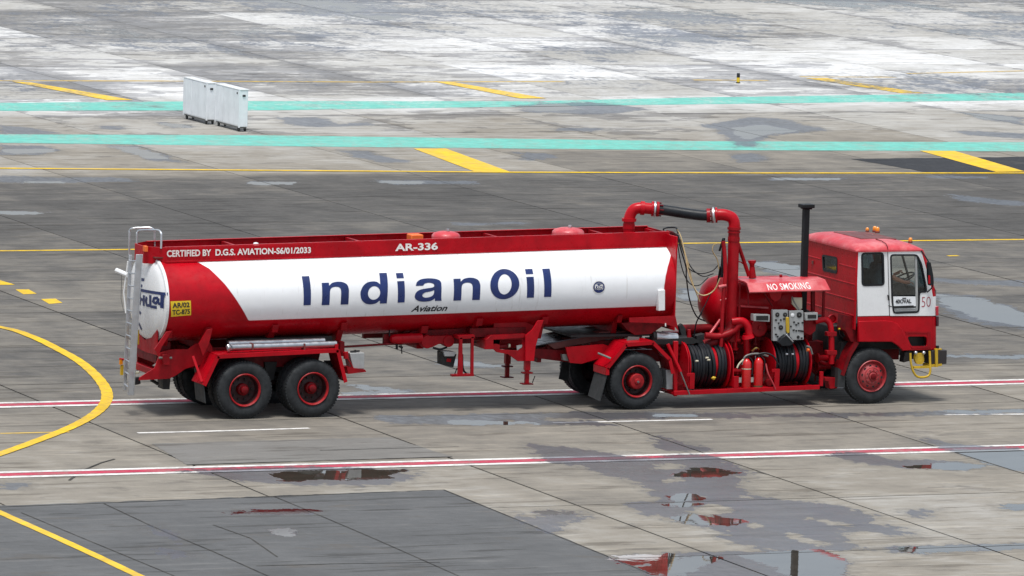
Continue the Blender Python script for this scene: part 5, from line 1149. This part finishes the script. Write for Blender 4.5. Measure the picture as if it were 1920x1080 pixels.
mb = MB(); mb.tube([at(1292, 640, .5), at(1292, 618, .5)], [.05, .03], 10); mb.build('red_bottle_valve', REDD, TK)
# ---- exhaust stack
sx_ = at(1509, 480, .85)[0]
mb = MB(); mb.box(sx_-.055, sx_+.055, .80, .92, 1.2, 3.58); mb.box(sx_-.12, sx_+.13, .75, .97, 3.60, 3.67); mb.box(sx_-.08, sx_+.09, .77, .95, 3.575, 3.60)
mb.build('exhaust_stack', mat('black_enamel', (.006, .007, .009), .5, coat=.0, var=.2, spec=.3), TK, bevel=.012)

# ---- the cab
YN, YF = .03, 2.43
WHT, RD = WHITE, RED
XB = 10.70
def cabplate(nm, P, holes=(), Y0_=YN, th=.03, m_=WHITE, parent=TK, bev=.004, far=False, **k):
    PP = [tuple(q) for q in pz(P, YN)]; HH_ = [rpoly(pz(h, YN), .06) for h in holes]
    Yq = (Y0_, Y0_+th) if not far else (YF-th, YF)
    return MB().side(PP, Yq[0], Yq[1], HH_).build(nm, m_, parent, bevel=bev, **k)
QW = [(1616, 475.5), (1655.5, 474.5), (1657, 534), (1617, 535)]
DWN = [(1669.5, 478), (1719, 478), (1727, 495), (1736, 540), (1736, 547), (1723, 547), (1722, 585), (1675, 587), (1672, 560)]
cab = cabplate('quarter_panel', [(1606, 468.5), (1663.6, 468), (1667.3, 592), (1608.5, 593)], [QW])
door_px = [(1665, 468), (1724, 467.5), (1729, 478), (1738, 510), (1746, 540), (1748.5, 556), (1749, 592), (1668.7, 592)]
door = cabplate('cab_door', door_px, [DWN], Y0_=YN-.012)
def outline(nm, hole, Y, w_, m_, parent, r_=.06):
    P = rpoly(pz(hole, YN), r_); c = (sum(p[0] for p in P)/len(P), sum(p[1] for p in P)/len(P)); mb = MB(); N = len(P); vs = []
    for i, p in enumerate(P):
        a_, b_ = P[i-1], P[(i+1) % N]; d = Vector((b_[0]-a_[0], b_[1]-a_[1])).normalized(); n_ = Vector((d.y, -d.x))
        if (Vector(p)-Vector(c)).dot(n_) < 0: pass
        for s_ in (1, -1):
            q = Vector(p)+n_*s_*w_
            vs += [(q.x, Y-.008, q.y), (q.x, Y+.03, q.y)]
    fs = []
    for i in range(N):
        j = (i+1) % N; a_, b_ = 4*i, 4*j
        fs += [(a_, b_, b_+2, a_+2), (a_, a_+1, b_+1, b_), (a_+2, b_+2, b_+3, a_+3)]
    return mb.add(vs, fs).build(nm, m_, parent, angle=50)
outline('window_rubber', QW, YN, .018, RUB, cab); outline('window_rubber', DWN, YN-.012, .016, RUB, door)
MB().side(rpoly(pz(QW, YN), .06), YN+.012, YN+.016).build('side_window', GLASSD, cab)
# door glass, vent pane and lower pane
MB().side(pz([(1670, 479), (1716, 479), (1717, 553), (1674, 554)], YN), YN+.004, YN+.008).build('door_glass', GLASS, door)
MB().side(rpoly(pz([(1719, 480), (1726, 496), (1735.5, 541), (1735, 545), (1721, 545)], YN), .03), YN+.006, YN+.010).build('vent_glass', GLASSD, door)
mb = MB(); mb.side(pz([(1715.5, 478.5), (1719, 478.5), (1721, 556), (1721, 585), (1718, 585), (1717, 556)], YN), YN-.006, YN+.02); mb.build('window_bar', GREYP, door)
lowp = MB().side(pz([(1675, 556), (1718, 556), (1718, 574), (1676, 575)], YN), YN+.004, YN+.014).build('lower_panel', WHITE2, door)
text_part('40VAL', bil([at(1680, 569, YN), at(1708, 568, YN), at(1708, 561, YN), at(1680, 562, YN)]), 'panel_lettering', BLACKP, lowp, offset=.03) if 0 else None
def flat_text(s, P, Y, nm, m_, par, **k): return text_part(s, bil([at(*p, Y) for p in P]), nm, m_, par, **k)
flat_text('40OVAL', [(1679, 569.5), (1709, 568.5), (1709, 560.5), (1679, 561.5)], YN-.003, 'panel_lettering', BLACKP, door, offset=.035)
mb = MB(); mb.side(pz([(1687, 561.5), (1702, 561), (1702, 569), (1687, 569.5)], YN), YN-.004, YN-.001); mb.build('panel_badge', BLACKP, door) if 0 else None
mb = MB(); mb.side(pz([(1692, 558.3), (1699, 558.2), (1699, 560), (1692, 560.2)], YN), YN-.003, YN+.004); mb.side(pz([(1676, 574), (1713, 572.5), (1713, 576), (1676, 577.5)], YN), YN-.004, YN+.01); mb.build('panel_stripe', DARK, door)
MB().side(pz([(1675, 578), (1721, 577), (1721, 585), (1677, 586)], YN), YN+.004, YN+.014).build('sill_panel', mat('grey_sill', (.34, .36, .36), .5, var=.3), door)
for y_ in (580, 583): MB().tube([at(1680, y_, YN), at(1716, y_-.6, YN)], .006, 6).build('sill_rib', ALU, door)
MB().side(pz([(1663.5, 553), (1665.5, 553), (1667, 563), (1665, 563)], YN), YN-.03, YN).build('door_handle', DARK, door, bevel=.003)
mb = MB(); mb.tube([at(1666, 573, YN-.01), at(1672, 575, YN-.01)], .008, 6); mb.build('door_catch', DARK, door)
flat_text('50', [(1728, 576), (1745, 575), (1745, 556), (1728, 557)], YN-.016, 'door_number', mat('thin_red_print', (.35, .03, .05), .5), door, offset=-.015)
# far side of the cab (same openings)
farw = [(1612, 475.5), (1657, 474.5), (1657, 534), (1612, 535)]
cabplate('far_side_panel', [(1606, 468.5), (1724, 467.5), (1729, 478), (1746, 540), (1749, 592), (1608.5, 593)], [[(1669.5, 478), (1719, 478), (1733, 535), (1722, 547), (1700, 570), (1675, 560)] ], far=True, m_=WHITE)
MB().side(pz([(1669, 477), (1720, 477), (1735, 545), (1672, 548)], YN), YF-.02, YF-.016).build('far_window', GLASS, TK)
# lower red body, near side
low = cabplate('lower_panel', [(1608.5, 594), (1668.7, 593.5), (1749, 593), (1749, 655.5), (1708, 657), (1692, 658), (1683, 648), (1672, 641), (1609, 641)], [[(1701, 631), (1738, 631), (1738, 650), (1709, 650)]], Y0_=YN, m_=RED)
cabplate('wheel_arch_flare', [(1608.5, 602), (1660, 600.5), (1673, 602.5), (1682, 607), (1690, 617), (1700, 638), (1708.5, 655.5), (1692, 657.5), (1683, 648), (1672, 640.5), (1609, 640.5)], Y0_=YN-.035, th=.034, m_=RED, parent=low, bev=.01)
mb = MB(); mb.side(pz([(1697, 623), (1745, 622), (1745, 652), (1709, 653)], YN), YN+.03, YN+.05, []); 
st_ = MB(); P0 = pz([(1699, 628), (1740, 628), (1740, 652), (1708, 652)], YN); st_.side(P0, YN+.03, YN+.16) if 0 else None
MB().side(pz([(1698, 628), (1741, 628), (1741, 653), (1708, 653)], YN), YN+.2, YN+.24).build('step_recess', DARK, low)
mb = MB(); mb.side(pz([(1697, 621.5), (1744.5, 621), (1744.5, 624), (1698.5, 624.5)], YN), YN-.012, YN); mb.side(pz([(1738.5, 624), (1744.5, 624), (1744.5, 652), (1738.5, 652)], YN), YN-.010, YN); mb.side(pz([(1707, 649), (1744, 648.5), (1744, 652), (1709, 653)], YN), YN-.014, YN); mb.build('step_frame', REDD, low)
cabplate('far_lower_panel', [(1608.5, 594), (1749, 593), (1749, 655.5), (1708, 657), (1692, 658), (1683, 648), (1672, 641), (1609, 641)], m_=RED, far=True)
# rounded front corners and front face
edge = [(1724, 468), (1729, 479), (1738, 510), (1746, 540), (1748.8, 556), (1749, 592), (1749.2, 594), (1749, 620), (1749, 655.5)]
E2 = [(at(a_, b_, YN)[0], at(a_, b_, YN)[2]) for a_, b_ in edge]
for (nm, i0, i1, m_) in (('front_pillar', 0, 4, RED), ('front_corner', 4, 6, WHITE), ('front_corner', 6, 9, RED)):
    mb = MB()
    for side_ in (0, 1):
        vs = []
        for (x_, z_) in E2[i0:i1] + ([] if i1 >= len(E2) else [E2[i1]] if nm == 'front_pillar' else []):
            for k in range(7):
                t = PI/2*k/6; r_ = .11; y_ = YN+r_-r_*math.cos(t); xx = x_+r_*math.sin(t); vs.append((xx, y_ if side_ == 0 else YN+YF-y_, z_))
        mb = MB(); m1 = len(vs)//7; mb.add(vs, [(i*7+k, i*7+k+1, (i+1)*7+k+1, (i+1)*7+k) for i in range(m1-1) for k in range(6)]); mb.build(nm, m_, TK, angle=60)
mb = MB(); x_, z_ = zip(*E2)
def frontq(i, j, nm, m_, off=.11): MB().add([(x_[i]+off, YN+.11, z_[i]), (x_[j]+off, YN+.11, z_[j]), (x_[j]+off, YF-.11, z_[j]), (x_[i]+off, YF-.11, z_[i])], [(0, 1, 2, 3)]).build(nm, m_, TK)
frontq(4, 5, 'front_panel', WHITE); frontq(5, 8, 'front_panel', RED)
ws = MB(); 
for i in range(4): ws.add([(x_[i]+.11, YN+.11, z_[i]), (x_[i+1]+.11, YN+.11, z_[i+1]), (x_[i+1]+.11, YF-.11, z_[i+1]), (x_[i]+.11, YF-.11, z_[i])], [(0, 1, 2, 3)])
ws.build('windscreen', GLASS, TK, angle=60)
MB().tube([(x_[0]+.12, 1.23, z_[0]), (x_[1]+.12, 1.23, z_[1]), (x_[3]+.12, 1.23, z_[3])], .025, 8).build('windscreen_divider', RUB, TK)
for px in (1751, 1753): pass
MB().side(pz([(1754, 575), (1759, 574), (1759, 591), (1754.5, 592)], .05), .03, .12).build('corner_lamp', mat('red_lens', (.42, .01, .03), .25, coat=.5), TK, bevel=.006)
MB().side(pz([(1755, 593), (1759.5, 593), (1759.5, 611), (1755.5, 612)], .05), .03, .12).build('corner_lamp', mat('dark_lens', (.05, .01, .02), .3), TK, bevel=.006)
# mirror on its arm
mb = MB(); mb.mat(0).tube(smooth_path([at(1727, 470, -.02), at(1737, 484, -.08), at(1745, 500, -.12), at(1749, 520, -.12), at(1749, 535, -.1), at(1744, 543, -.04), at(1738, 548, YN)], 4), .013, 8); mb.mat(1).side(rpoly(pz([(1739.5, 492), (1744, 491), (1749, 515), (1748, 534), (1742, 536), (1740, 515)], -.14), .03), -.16, -.08); mb.mat(2).side(rpoly(pz([(1740.5, 516), (1744, 516), (1744.5, 532), (1741, 533)], -.17), .02), -.168, -.162)
mb.build('side_mirror', [RUB, RUB, RED], TK, angle=30)
mb = MB(); mb.side(pz([(1747, 536), (1752, 540), (1753, 545), (1748, 545)], .06), .04, .1); mb.build('mirror_mount', RED, TK)
# back wall with pressed ridges
def yz(px, py): q = atx(px, py, XB); return (q[1], q[2])
zb = yz(1607, 598)[1]; P = [(YN, 1.64-.30), (YF, 1.50), (YF, 2.83), (YN, 2.865)]
hole = rpoly([yz(1542.5, 479), yz(1569.5, 484), yz(1569.5, 511.5), yz(1544, 506.5)], .05)
bk = MB().plate([[(YN, 1.40), (1.4, 1.46), (YF, 1.56), (YF, 2.84), (YN, 2.862)], hole], lambda u, v, k: (XB+(.025 if k else 0), u, v)).build('back_wall', RED, TK)
for zz in (1.66, 1.95, 2.24, 2.55):
    segs = [(YN+.03, YF-.03)] if not (2.3 < zz < 2.7) else [(YN+.03, .78), (1.62, YF-.03)]
    for (ya, yb) in segs: MB().hexa([(XB-.007, ya, zz-.012), (XB, ya, zz-.02), (XB-.007, yb, zz-.012), (XB, yb, zz-.02), (XB-.007, ya, zz+.004), (XB, ya, zz+.012), (XB-.007, yb, zz+.004), (XB, yb, zz+.012)]).build('pressed_rib', RED, bk, bevel=.004)
mb = MB(); N = len(hole); vs = []
for i, p in enumerate(hole):
    d = (Vector(hole[(i+1) % N])-Vector(hole[i-1])).normalized(); n_ = Vector((d.y, -d.x))
    for s_ in (1, -1): q = Vector(p)+n_*.02*s_; vs += [(XB-.01, q.x, q.y), (XB+.02, q.x, q.y)]
for i in range(N): a_, b_ = 4*i, 4*((i+1) % N); mb.add([], []); mb.f += [[a_, b_, b_+2, a_+2], [a_, a_+1, b_+1, b_], [a_+2, b_+2, b_+3, a_+3]]; mb.m += [0]*3
mb.v = vs; mb.build('window_rubber', RUB, bk)
MB().plate([hole], lambda u, v, k: (XB+(.012 if k else .008), u, v)).build('rear_window', GLASSD, bk)
MB().box(XB+.07, XB+.09, 1.35, 1.50, 2.48, 2.62).build('window_sticker', CREAM, bk)
MB().box(XB-.02, XB, 1.93, 1.99, 2.42, 2.48).build('wall_bracket', MAROON, bk)
MB().box(XB-.01, XB+.03, YN-.004, YN+.03, 1.42, 2.86).build('corner_post', RED, TK, bevel=.01)
# roof with rounded edges
rf = MB(); NU, NV = 40, 30; vs = []
xr0, xr1 = XB-.03, at(1729, 468, YN)[0]+.02; zb_ = 2.845
for j in range(NV+1):
    for i in range(NU+1):
        u, v = -1+2*i/NU, -1+2*j/NV
        u2 = math.copysign(1-(1-abs(u))**1.8, u); v2 = math.copysign(1-(1-abs(v))**1.8, v)
        hx = (1-abs(u2)**(3.6 if u2 > 0 else 5)); hy = (1-abs(v2)**4.5)
        h = .155*(max(0, hx)**.5)*(max(0, hy)**.5)
        h *= (1-.22*max(0, u2)**2)
        x = (xr0+xr1)/2+u2*(xr1-xr0)/2; y = 1.23+v2*1.225
        vs.append((x, y, zb_+.03+h+ .0*(x-xr0)))
rf.add(vs, [(j*(NU+1)+i, j*(NU+1)+i+1, (j+1)*(NU+1)+i+1, (j+1)*(NU+1)+i) for j in range(NV) for i in range(NU)])
rf.box(xr0, xr1-.02, .005, 2.455, zb_+.005, zb_+.032)
roof = rf.build('cab_roof', PINK, TK, angle=45)
hz = zb_+.03+.157
MB().side([(11.05, hz-.02), (11.78, hz-.028), (11.78, hz-.006), (11.05, hz+.006)], .62, 1.85).build('roof_hatch', MAROON, roof, bevel=.006)
MB().tube([(11.32, .007+.02*k, zb_+.05+.0*k) for k in range(1)] + [(11.32, .03, zb_+.10), (11.32, .09, zb_+.145), (11.32, .3, hz-.005), (11.32, .55, hz+.0)], .008, 6).build('roof_seam', REDM, roof)
for (a_, b_, Y, s_) in ((1626, 437, 1.9, .75), (1640, 437, 1.9, .95), (1645, 437, 1.75, .95), (1707, 450, .45, .85)):
    p = at(a_, b_, Y); bz = hz-.02 if a_ < 1700 else p[2]-.055
    x_b = p[0]; bc = MB().lathe([(.05*s_, 0), (.05*s_, .03), (.042*s_, .035)], (x_b, Y, bz), 'Z', 16).build('beacon', MAROON, TK)
    MB().lathe([(.04*s_, .03), (.044*s_, .04), (.042*s_, .09*s_), (.03*s_, .115*s_), (.001, .12*s_)], (x_b, Y, bz), 'Z', 16).build('beacon_lens', AMBER, bc, angle=60)
# cab floor, seats, dashboard, steering wheel
MB().box(XB+.03, 12.25, YN+.04, YF-.04, 1.45, 1.50).build('cab_floor', DARK, TK)
mb = MB(); mb.box(11.12, 11.62, .35, .85, 1.86, 1.98); mb.box(11.02, 11.14, .35, .85, 1.9, 2.5); mb.box(11.15, 11.6, .4, .8, 1.5, 1.86); mb.build('driver_seat', SEATM, TK, bevel=.03)
mb = MB(); mb.box(11.12, 11.62, 1.6, 2.1, 1.80, 1.92); mb.box(11.02, 11.14, 1.6, 2.1, 1.85, 2.4); mb.build('passenger_seat', SEATM, TK, bevel=.03)
mb = MB(); mb.side([(11.95, 1.5), (12.4, 1.5), (12.42, 2.1), (12.3, 2.2), (12.05, 2.15)], .14, 2.3); mb.build('dashboard', mat('dark_dash', (.05, .065, .065), .6), TK, bevel=.02)
MB().box(11.2, 12.0, 1.0, 1.5, 1.5, 1.95).build('engine_cover', mat('grey_green_cover', (.16, .20, .20), .6), TK, bevel=.04)
MB().box(XB+.03, 10.95, .07, 2.3, 1.5, 2.1).build('rear_bunk', SEATM, TK, bevel=.02)
sw = MB(); cst = Vector((11.93, .60, 2.28)); nrm = Vector((-.45, 0, .89)); ax = Vector((0, 1, 0)); bx_ = nrm.cross(ax)
sw.tube([cst+ax*.23*math.cos(t)+bx_*.23*math.sin(t) for t in [2*PI*i/32 for i in range(33)]], .016, 8, False)
for k in range(3): t = 2*PI*k/3; sw.tube([cst-nrm*.03, cst+ax*.22*math.cos(t)+bx_*.22*math.sin(t)], .012, 6)
sw.tube([cst, cst-nrm*.45], .03, 8); sw.build('steering_wheel', RUB, TK)
# front guard bars, bumper, front frame
mb = MB(); 
bar_ = lambda pts, r_=.022: mb.tube(smooth_path(pts, 4), r_, 10)
bar_([at(1707, 662, -.02), at(1708, 680, -.04), at(1713, 698, -.06), at(1722, 707, -.06), at(1738, 706, -.06), at(1744, 698, -.06), at(1744, 680, -.04), at(1743, 658, -.02)])
mb.side(pz([(1713, 687), (1742, 686), (1742, 690), (1713, 691)], -.03), -.05, .02)
mb.side(pz([(1752.5, 654), (1757.5, 654), (1757.5, 688), (1753, 688)], .0), -.03, .0); mb.side(pz([(1761, 654), (1766, 654), (1767, 683), (1762, 683)], .3), .28, .33); mb.side(pz([(1752, 653.5), (1766, 653.5), (1766, 656), (1752, 656)], .02), .02, .32)
mb.side(pz([(1743, 684), (1766, 682), (1766, 686), (1743, 689)], .0), .0, .3)
mb.build('bumper_guard', YEL, TK, angle=40)
mb = MB(); mb.box(12.3, 12.62, .02, 2.44, .72, .98); mb.side(pz([(1697, 660), (1709, 660), (1709, 676), (1694, 680)], .1), .1, .3); mb.box(12.58, 12.62, .1, 2.3, .75, .9); mb.build('front_bumper', mat('dark_bumper', (.025, .02, .02), .6), TK, bevel=.01)
MB().side(rpoly(pz([(1717, 663), (1731, 662), (1733, 676), (1729, 683), (1719, 683), (1715, 675)], .0), .04), -.01, .06).build('yellow_lamp_guard', YEL, TK)
for a_ in (1717, 1732): MB().sphere(at(a_, 661.5, -.02), .035).build('guard_lamp', ALU, TK)
MB().tube([at(1758, 648, .05), at(1758, 655, .05)], .03, 8).build('rubber_buffer', RUB, TK)
# wheel well, mudguard and gear behind the front wheel
mb = MB(); mb.box(10.4, 12.2, .55, 1.9, .95, 1.42); mb.box(10.62, 12.1, .10, .5, 1.25, 1.42) if 0 else None; mb.build('engine_block', DARK, TK, bevel=.02)
mb = MB(); mb.side(pz([(1604, 641), (1611, 643), (1596, 668), (1583, 705), (1577, 703), (1590, 665)], .05), .05, .45); mb.build('front_mudguard', REDM, TK)
mb = MB(); mb.side(pz([(1572, 690), (1585, 700), (1584, 727), (1570, 726)], .08), .08, .4); mb.build('mud_flap', FLAP, TK)
mb = MB(); mb.side(pz([(1578, 640), (1606, 640), (1590, 665), (1580, 690), (1572, 680)], .35), .35, .7); mb.build('arch_liner', DARK, TK)
mb = MB(); mb.mat(0).tube([at(1572, 617, .3), at(1575, 617, .3)], .02, 8); mb.mat(1).side(rpoly(pz([(1581, 613), (1601, 613), (1603, 619), (1580, 620)], .3), .02), .25, .45); mb.mat(2).side(pz([(1579, 620), (1603, 620), (1602, 632), (1590, 634), (1581, 630)], .3), .27, .5); mb.build('reservoir', [YEL, CREAM, DARK], TK, bevel=.008)
T('reservoir_hose', [at(1574, 618, .28), at(1574, 626, .28), at(1581, 634, .28)], .01, RUB)
MB().side(pz([(1588, 592), (1609, 594), (1609, 641), (1596, 641), (1585, 620)], .12), .12, .5).build('cab_rear_corner', REDM, TK)
mb = MB(); mb.tube([at(1535, 592, 1.6), at(1600, 600, .6)], .03, 8); mb.build('cab_mount_bar', DARK, TK)

# ------------------------------------------------------------------ loose things carried by the truck
def extinguisher(px, yt, yb, nm_label, band):
    p = at(px, yb, .06); z1 = at(px, yt, .06)[2]; c = (p[0], .10, p[2]); h = z1-p[2]
    r_ = empty('fire_extinguisher', c, nm_label, 'fire extinguisher', 'fire extinguishers between the hose reels')
    MB().lathe([(.001, 0), (.084, 0), (.088, .01), (.088, h*.82), (.080, h*.9), (.048, h*.97), (.028, h), (.001, h)], c, 'Z', 24).build('cylinder', mat('extinguisher_red', (.55, .01, .012), .3, coat=.4), r_, angle=50)
    mb = MB(); mb.tube([(c[0], c[1], c[2]+h), (c[0], c[1], c[2]+h+.05)], .022, 10); mb.tube([(c[0]-.02, c[1], c[2]+h+.05), (c[0]+.1, c[1]-.02, c[2]+h+.075)], .014, 8); mb.build('valve_head', DARK, r_)
    MB().tube(smooth_path([(c[0]+.03, c[1]-.01, c[2]+h+.04), (c[0]+.1, c[1]-.05, c[2]+h*.9), (c[0]+.085, c[1]-.06, c[2]+h*.5)], 5), .011, 8).build('hose', RUB, r_)
    if band == 'low': MB().lathe([(.0895, .0), (.0895, .085)], (c[0], c[1], c[2]+.01), 'Z', 24).build('band', mat('brown_label', (.12, .05, .02), .6), r_)
    else: MB().lathe([(.0895, .0), (.0895, .02)], (c[0], c[1], c[2]+h*.68), 'Z', 24).build('band', CREAM, r_)
    text_part('CO2', lambda u, v: (c[0]-.04+.08*u, c[1]-.0895+.03*(2*u-1)**2*.3, c[2]+h*.76+.05*v), 'print', CREAM, r_) if band == 'low' and 0 else None
    MB().sphere((c[0], c[1]-.068, c[2]+h*.74), .02, 1.1, .4, 1, 10, 6).build('print', CREAM, r_) if band == 'low' else None
extinguisher(1400, 673, 734, 'left red extinguisher, with a pale band round its middle, beside the left hose reel', 'mid')
extinguisher(1422.5, 671, 732, 'right red extinguisher with a brown band at its foot and pale mark above', 'low')

# driver: continuous body grown from a skeleton
def skin_body(name, V, Eg, Rr, m_, parent, root=0, sub=2):
    me = bpy.data.meshes.new(name); off = offof(parent); me.from_pydata([tuple(Vector(v)-off) for v in V], Eg, []); o = bpy.data.objects.new(name, me); COL.objects.link(o); o.parent = parent
    sk = o.modifiers.new('skin', 'SKIN'); sk.use_smooth_shade = True
    for i, r_ in enumerate(Rr): d = me.skin_vertices[0].data[i]; d.radius = r_ if isinstance(r_, tuple) else (r_, r_); d.use_root = (i == root)
    s_ = o.modifiers.new('sub', 'SUBSURF'); s_.levels = sub; s_.render_levels = sub
    bpy.context.view_layer.update(); dg = bpy.context.evaluated_depsgraph_get(); me2 = bpy.data.meshes.new_from_object(o.evaluated_get(dg)); o.modifiers.clear(); o.data = me2; me2.materials.clear(); me2.materials.append(m_)
    me2.shade_smooth(); return o
PE = empty('person', (11.27, .6, 1.98), 'driver in a pale blue short-sleeved shirt reaching for the steering wheel inside the cab', 'person')
sh = at(1668, 517, .36); el_ = at(1697, 531, .24); wr = at(1708, 536, .27); hd = at(1712, 533, .30)
V = [(11.27, .60, 2.02), (11.26, .60, 2.22), (11.24, .60, 2.42), (11.25, .60, 2.56), (11.27, .60, 2.64), (11.29, .60, 2.74), (11.26, .38, 2.44), (11.33, .32, 2.33), (11.48, .27, 2.235), (11.68, .31, 2.17), (11.76, .34, 2.16), (11.82, .36, 2.155),
     (11.26, .82, 2.44), (11.34, .88, 2.30), (11.52, .88, 2.16), (11.74, .80, 2.28), (11.80, .78, 2.31),
     (11.30, .50, 2.00), (11.66, .46, 2.05), (11.74, .46, 1.72), (11.74, .46, 1.55), (11.30, .70, 2.00), (11.66, .74, 2.05), (11.74, .74, 1.72), (11.74, .74, 1.55), (11.86, .46, 1.53), (11.86, .74, 1.53)]
Eg = [(0, 1), (1, 2), (2, 3), (3, 4), (4, 5), (2, 6), (6, 7), (7, 8), (8, 9), (9, 10), (10, 11), (2, 12), (12, 13), (13, 14), (14, 15), (15, 16), (0, 17), (17, 18), (18, 19), (19, 20), (0, 21), (21, 22), (22, 23), (23, 24), (20, 25), (24, 26)]
Rr = [(.15, .12), (.15, .11), (.14, .10), .055, .085, .095, .07, .058, .047, .033, .040, .034, .07, .055, .045, .03, .035, .09, .075, .06, .045, .09, .075, .06, .045, .04, .04]
SHF = Vector((.13, -.05, .075)); V = [tuple(Vector(v)+SHF) if i not in (0,) and i < 17 else v for i, v in enumerate(V)]
body = skin_body('body', V, Eg, Rr, SKIN, PE)
for hx, hy, hz_, sgn in ((11.95, .31, 2.23, 1), (11.93, .73, 2.385, -1)):
    for f in range(4):
        b_ = Vector((hx-.005, hy+sgn*(.024-.016*f)*1.0, hz_)); ln = (.075, .085, .08, .062)[f]
        skin_body('finger', [b_-Vector((.03, 0, 0)), b_+Vector((ln*.4, 0, .004)), b_+Vector((ln*.75, 0, -.012)), b_+Vector((ln*.9, 0, -.036))], [(0, 1), (1, 2), (2, 3)], [.010, .0095, .009, .008], SKIN, body, sub=1)
    b_ = Vector((hx-.05, hy+sgn*.03, hz_+.015)); skin_body('thumb', [b_, b_+Vector((.04, sgn*.02, .015)), b_+Vector((.075, sgn*.018, .012))], [(0, 1), (1, 2)], [.014, .012, .010], SKIN, body, sub=1)
shirt = skin_body('shirt', [tuple(Vector(q)+(SHF if k else Vector((.03, 0, 0)))) for k, q in enumerate([(11.27, .60, 2.03), (11.26, .60, 2.22), (11.24, .60, 2.42), (11.25, .60, 2.50), (11.26, .38, 2.44), (11.34, .315, 2.325), (11.41, .29, 2.28), (11.26, .82, 2.44), (11.34, .88, 2.30), (11.40, .88, 2.26)])], [(0, 1), (1, 2), (2, 3), (2, 4), (4, 5), (5, 6), (2, 7), (7, 8), (8, 9)], [(.17, .14), (.17, .13), (.155, .12), .07, .088, .080, .072, .085, .075, .07], CLOTH, PE)
tr_ = skin_body('trousers', [(11.28, .60, 2.02), (11.32, .50, 2.00), (11.66, .46, 2.05), (11.74, .46, 1.72), (11.74, .46, 1.58), (11.32, .70, 2.00), (11.66, .74, 2.05), (11.74, .74, 1.72), (11.74, .74, 1.58)], [(0, 1), (1, 2), (2, 3), (3, 4), (0, 5), (5, 6), (6, 7), (7, 8)], [(.155, .12), .105, .09, .075, .065, .105, .09, .075, .065], mat('dark_trouser_cloth', (.03, .035, .045), .9), PE)
MB().sphere((11.41, .55, 2.80), .105, 1, .85, .9).build('hair', HAIR, PE); fc = MB().sphere((11.46, .55, 2.76), .088, .95, .82, 1.15); fc.tube([(11.54, .55, 2.77), (11.565, .55, 2.745)], .014, 8); fc.build('face', SKIN, PE)

# ------------------------------------------------------------------ white panel carts out on the apron
def panel_cart(x, yc, lab, doors, zz=0, dx2=0):
    r_ = empty('panel_cart', (x, yc, 0), lab, 'cart', 'white panel carts standing in a row between the teal bands')
    L_ = .955; T_ = .24; ztop = 1.14; zb2 = .13
    MB().box(x, x+T_, yc-L_, yc+L_, zb2, ztop-.03).build('cabinet', WHITE2, r_, bevel=.012)
    MB().box(x-.015, x+T_+.015, yc-L_-.012, yc+L_+.012, ztop-.03, ztop).build('lid', WHITE, r_, bevel=.008)
    for (a_, b_) in doors:
        MB().box(x-.012, x-.001, a_, b_, zb2+.03, ztop-.05).build('side_sheet', WHITE2, r_, bevel=.004)
    for y_ in (yc-L_-.006, yc+L_-.04): MB().box(x-.018, x+.02, y_, y_+.045, zb2-.02, ztop).build('corner_trim', WHITE2, r_)
    MB().box(x+.02, x+T_-.02, yc-L_+.03, yc+L_-.03, zb2-.04, zb2-.004).build('base_frame', GREYD, r_)
    for y_ in (yc-L_+.12, yc+L_-.2):
        for x2 in (x+.03, x+T_-.03):
            w_ = MB(); w_.lathe([(.001, -.02), (.055, -.02), (.065, -.01), (.065, .01), (.055, .02), (.001, .02)], (x2, y_, .066), 'X', 16); w_.build('castor', DARK, r_)
    MB().box(x-.02, x-.012, yc-L_+.12, yc-L_+.2, ztop-.14, ztop-.09).build('latch', DARK, r_)
    MB().box(x+.08, x+.16, yc-L_-.02, yc-L_-.002, ztop-.20, ztop-.15).build('latch', DARK, r_)
    return r_
panel_cart(18.18, 58.66, 'farther white panel cart, left one of the pair on the light concrete', [(57.74, 58.88), (58.93, 59.56)])
panel_cart(18.34, 56.50, 'nearer white panel cart, right one of the pair, with a dark latch on its end', [(55.58, 56.8), (56.85, 57.42)])
MB().box(18.30, 18.5, 57.5, 57.95, .06, .12) if 0 else None
# small edge marker
mx_, my_ = gz(1384, 156)
mk = empty('edge_marker', (mx_, my_, 0), 'small black and yellow marker post standing on the pale far concrete', 'marker post')
MB().lathe([(.001, 0), (.065, 0), (.065, .025), (.048, .03)], (mx_, my_, .002), 'Z', 20).build('base', DARK, mk)
MB().lathe([(.048, 0), (.048, .14)], (mx_, my_, .03), 'Z', 20).build('yellow_band', YELP, mk)
MB().lathe([(.047, 0), (.05, .02), (.05, .10), (.045, .13), (.03, .10), (.001, .10)], (mx_, my_, .17), 'Z', 20).build('black_top', BLACKP, mk)
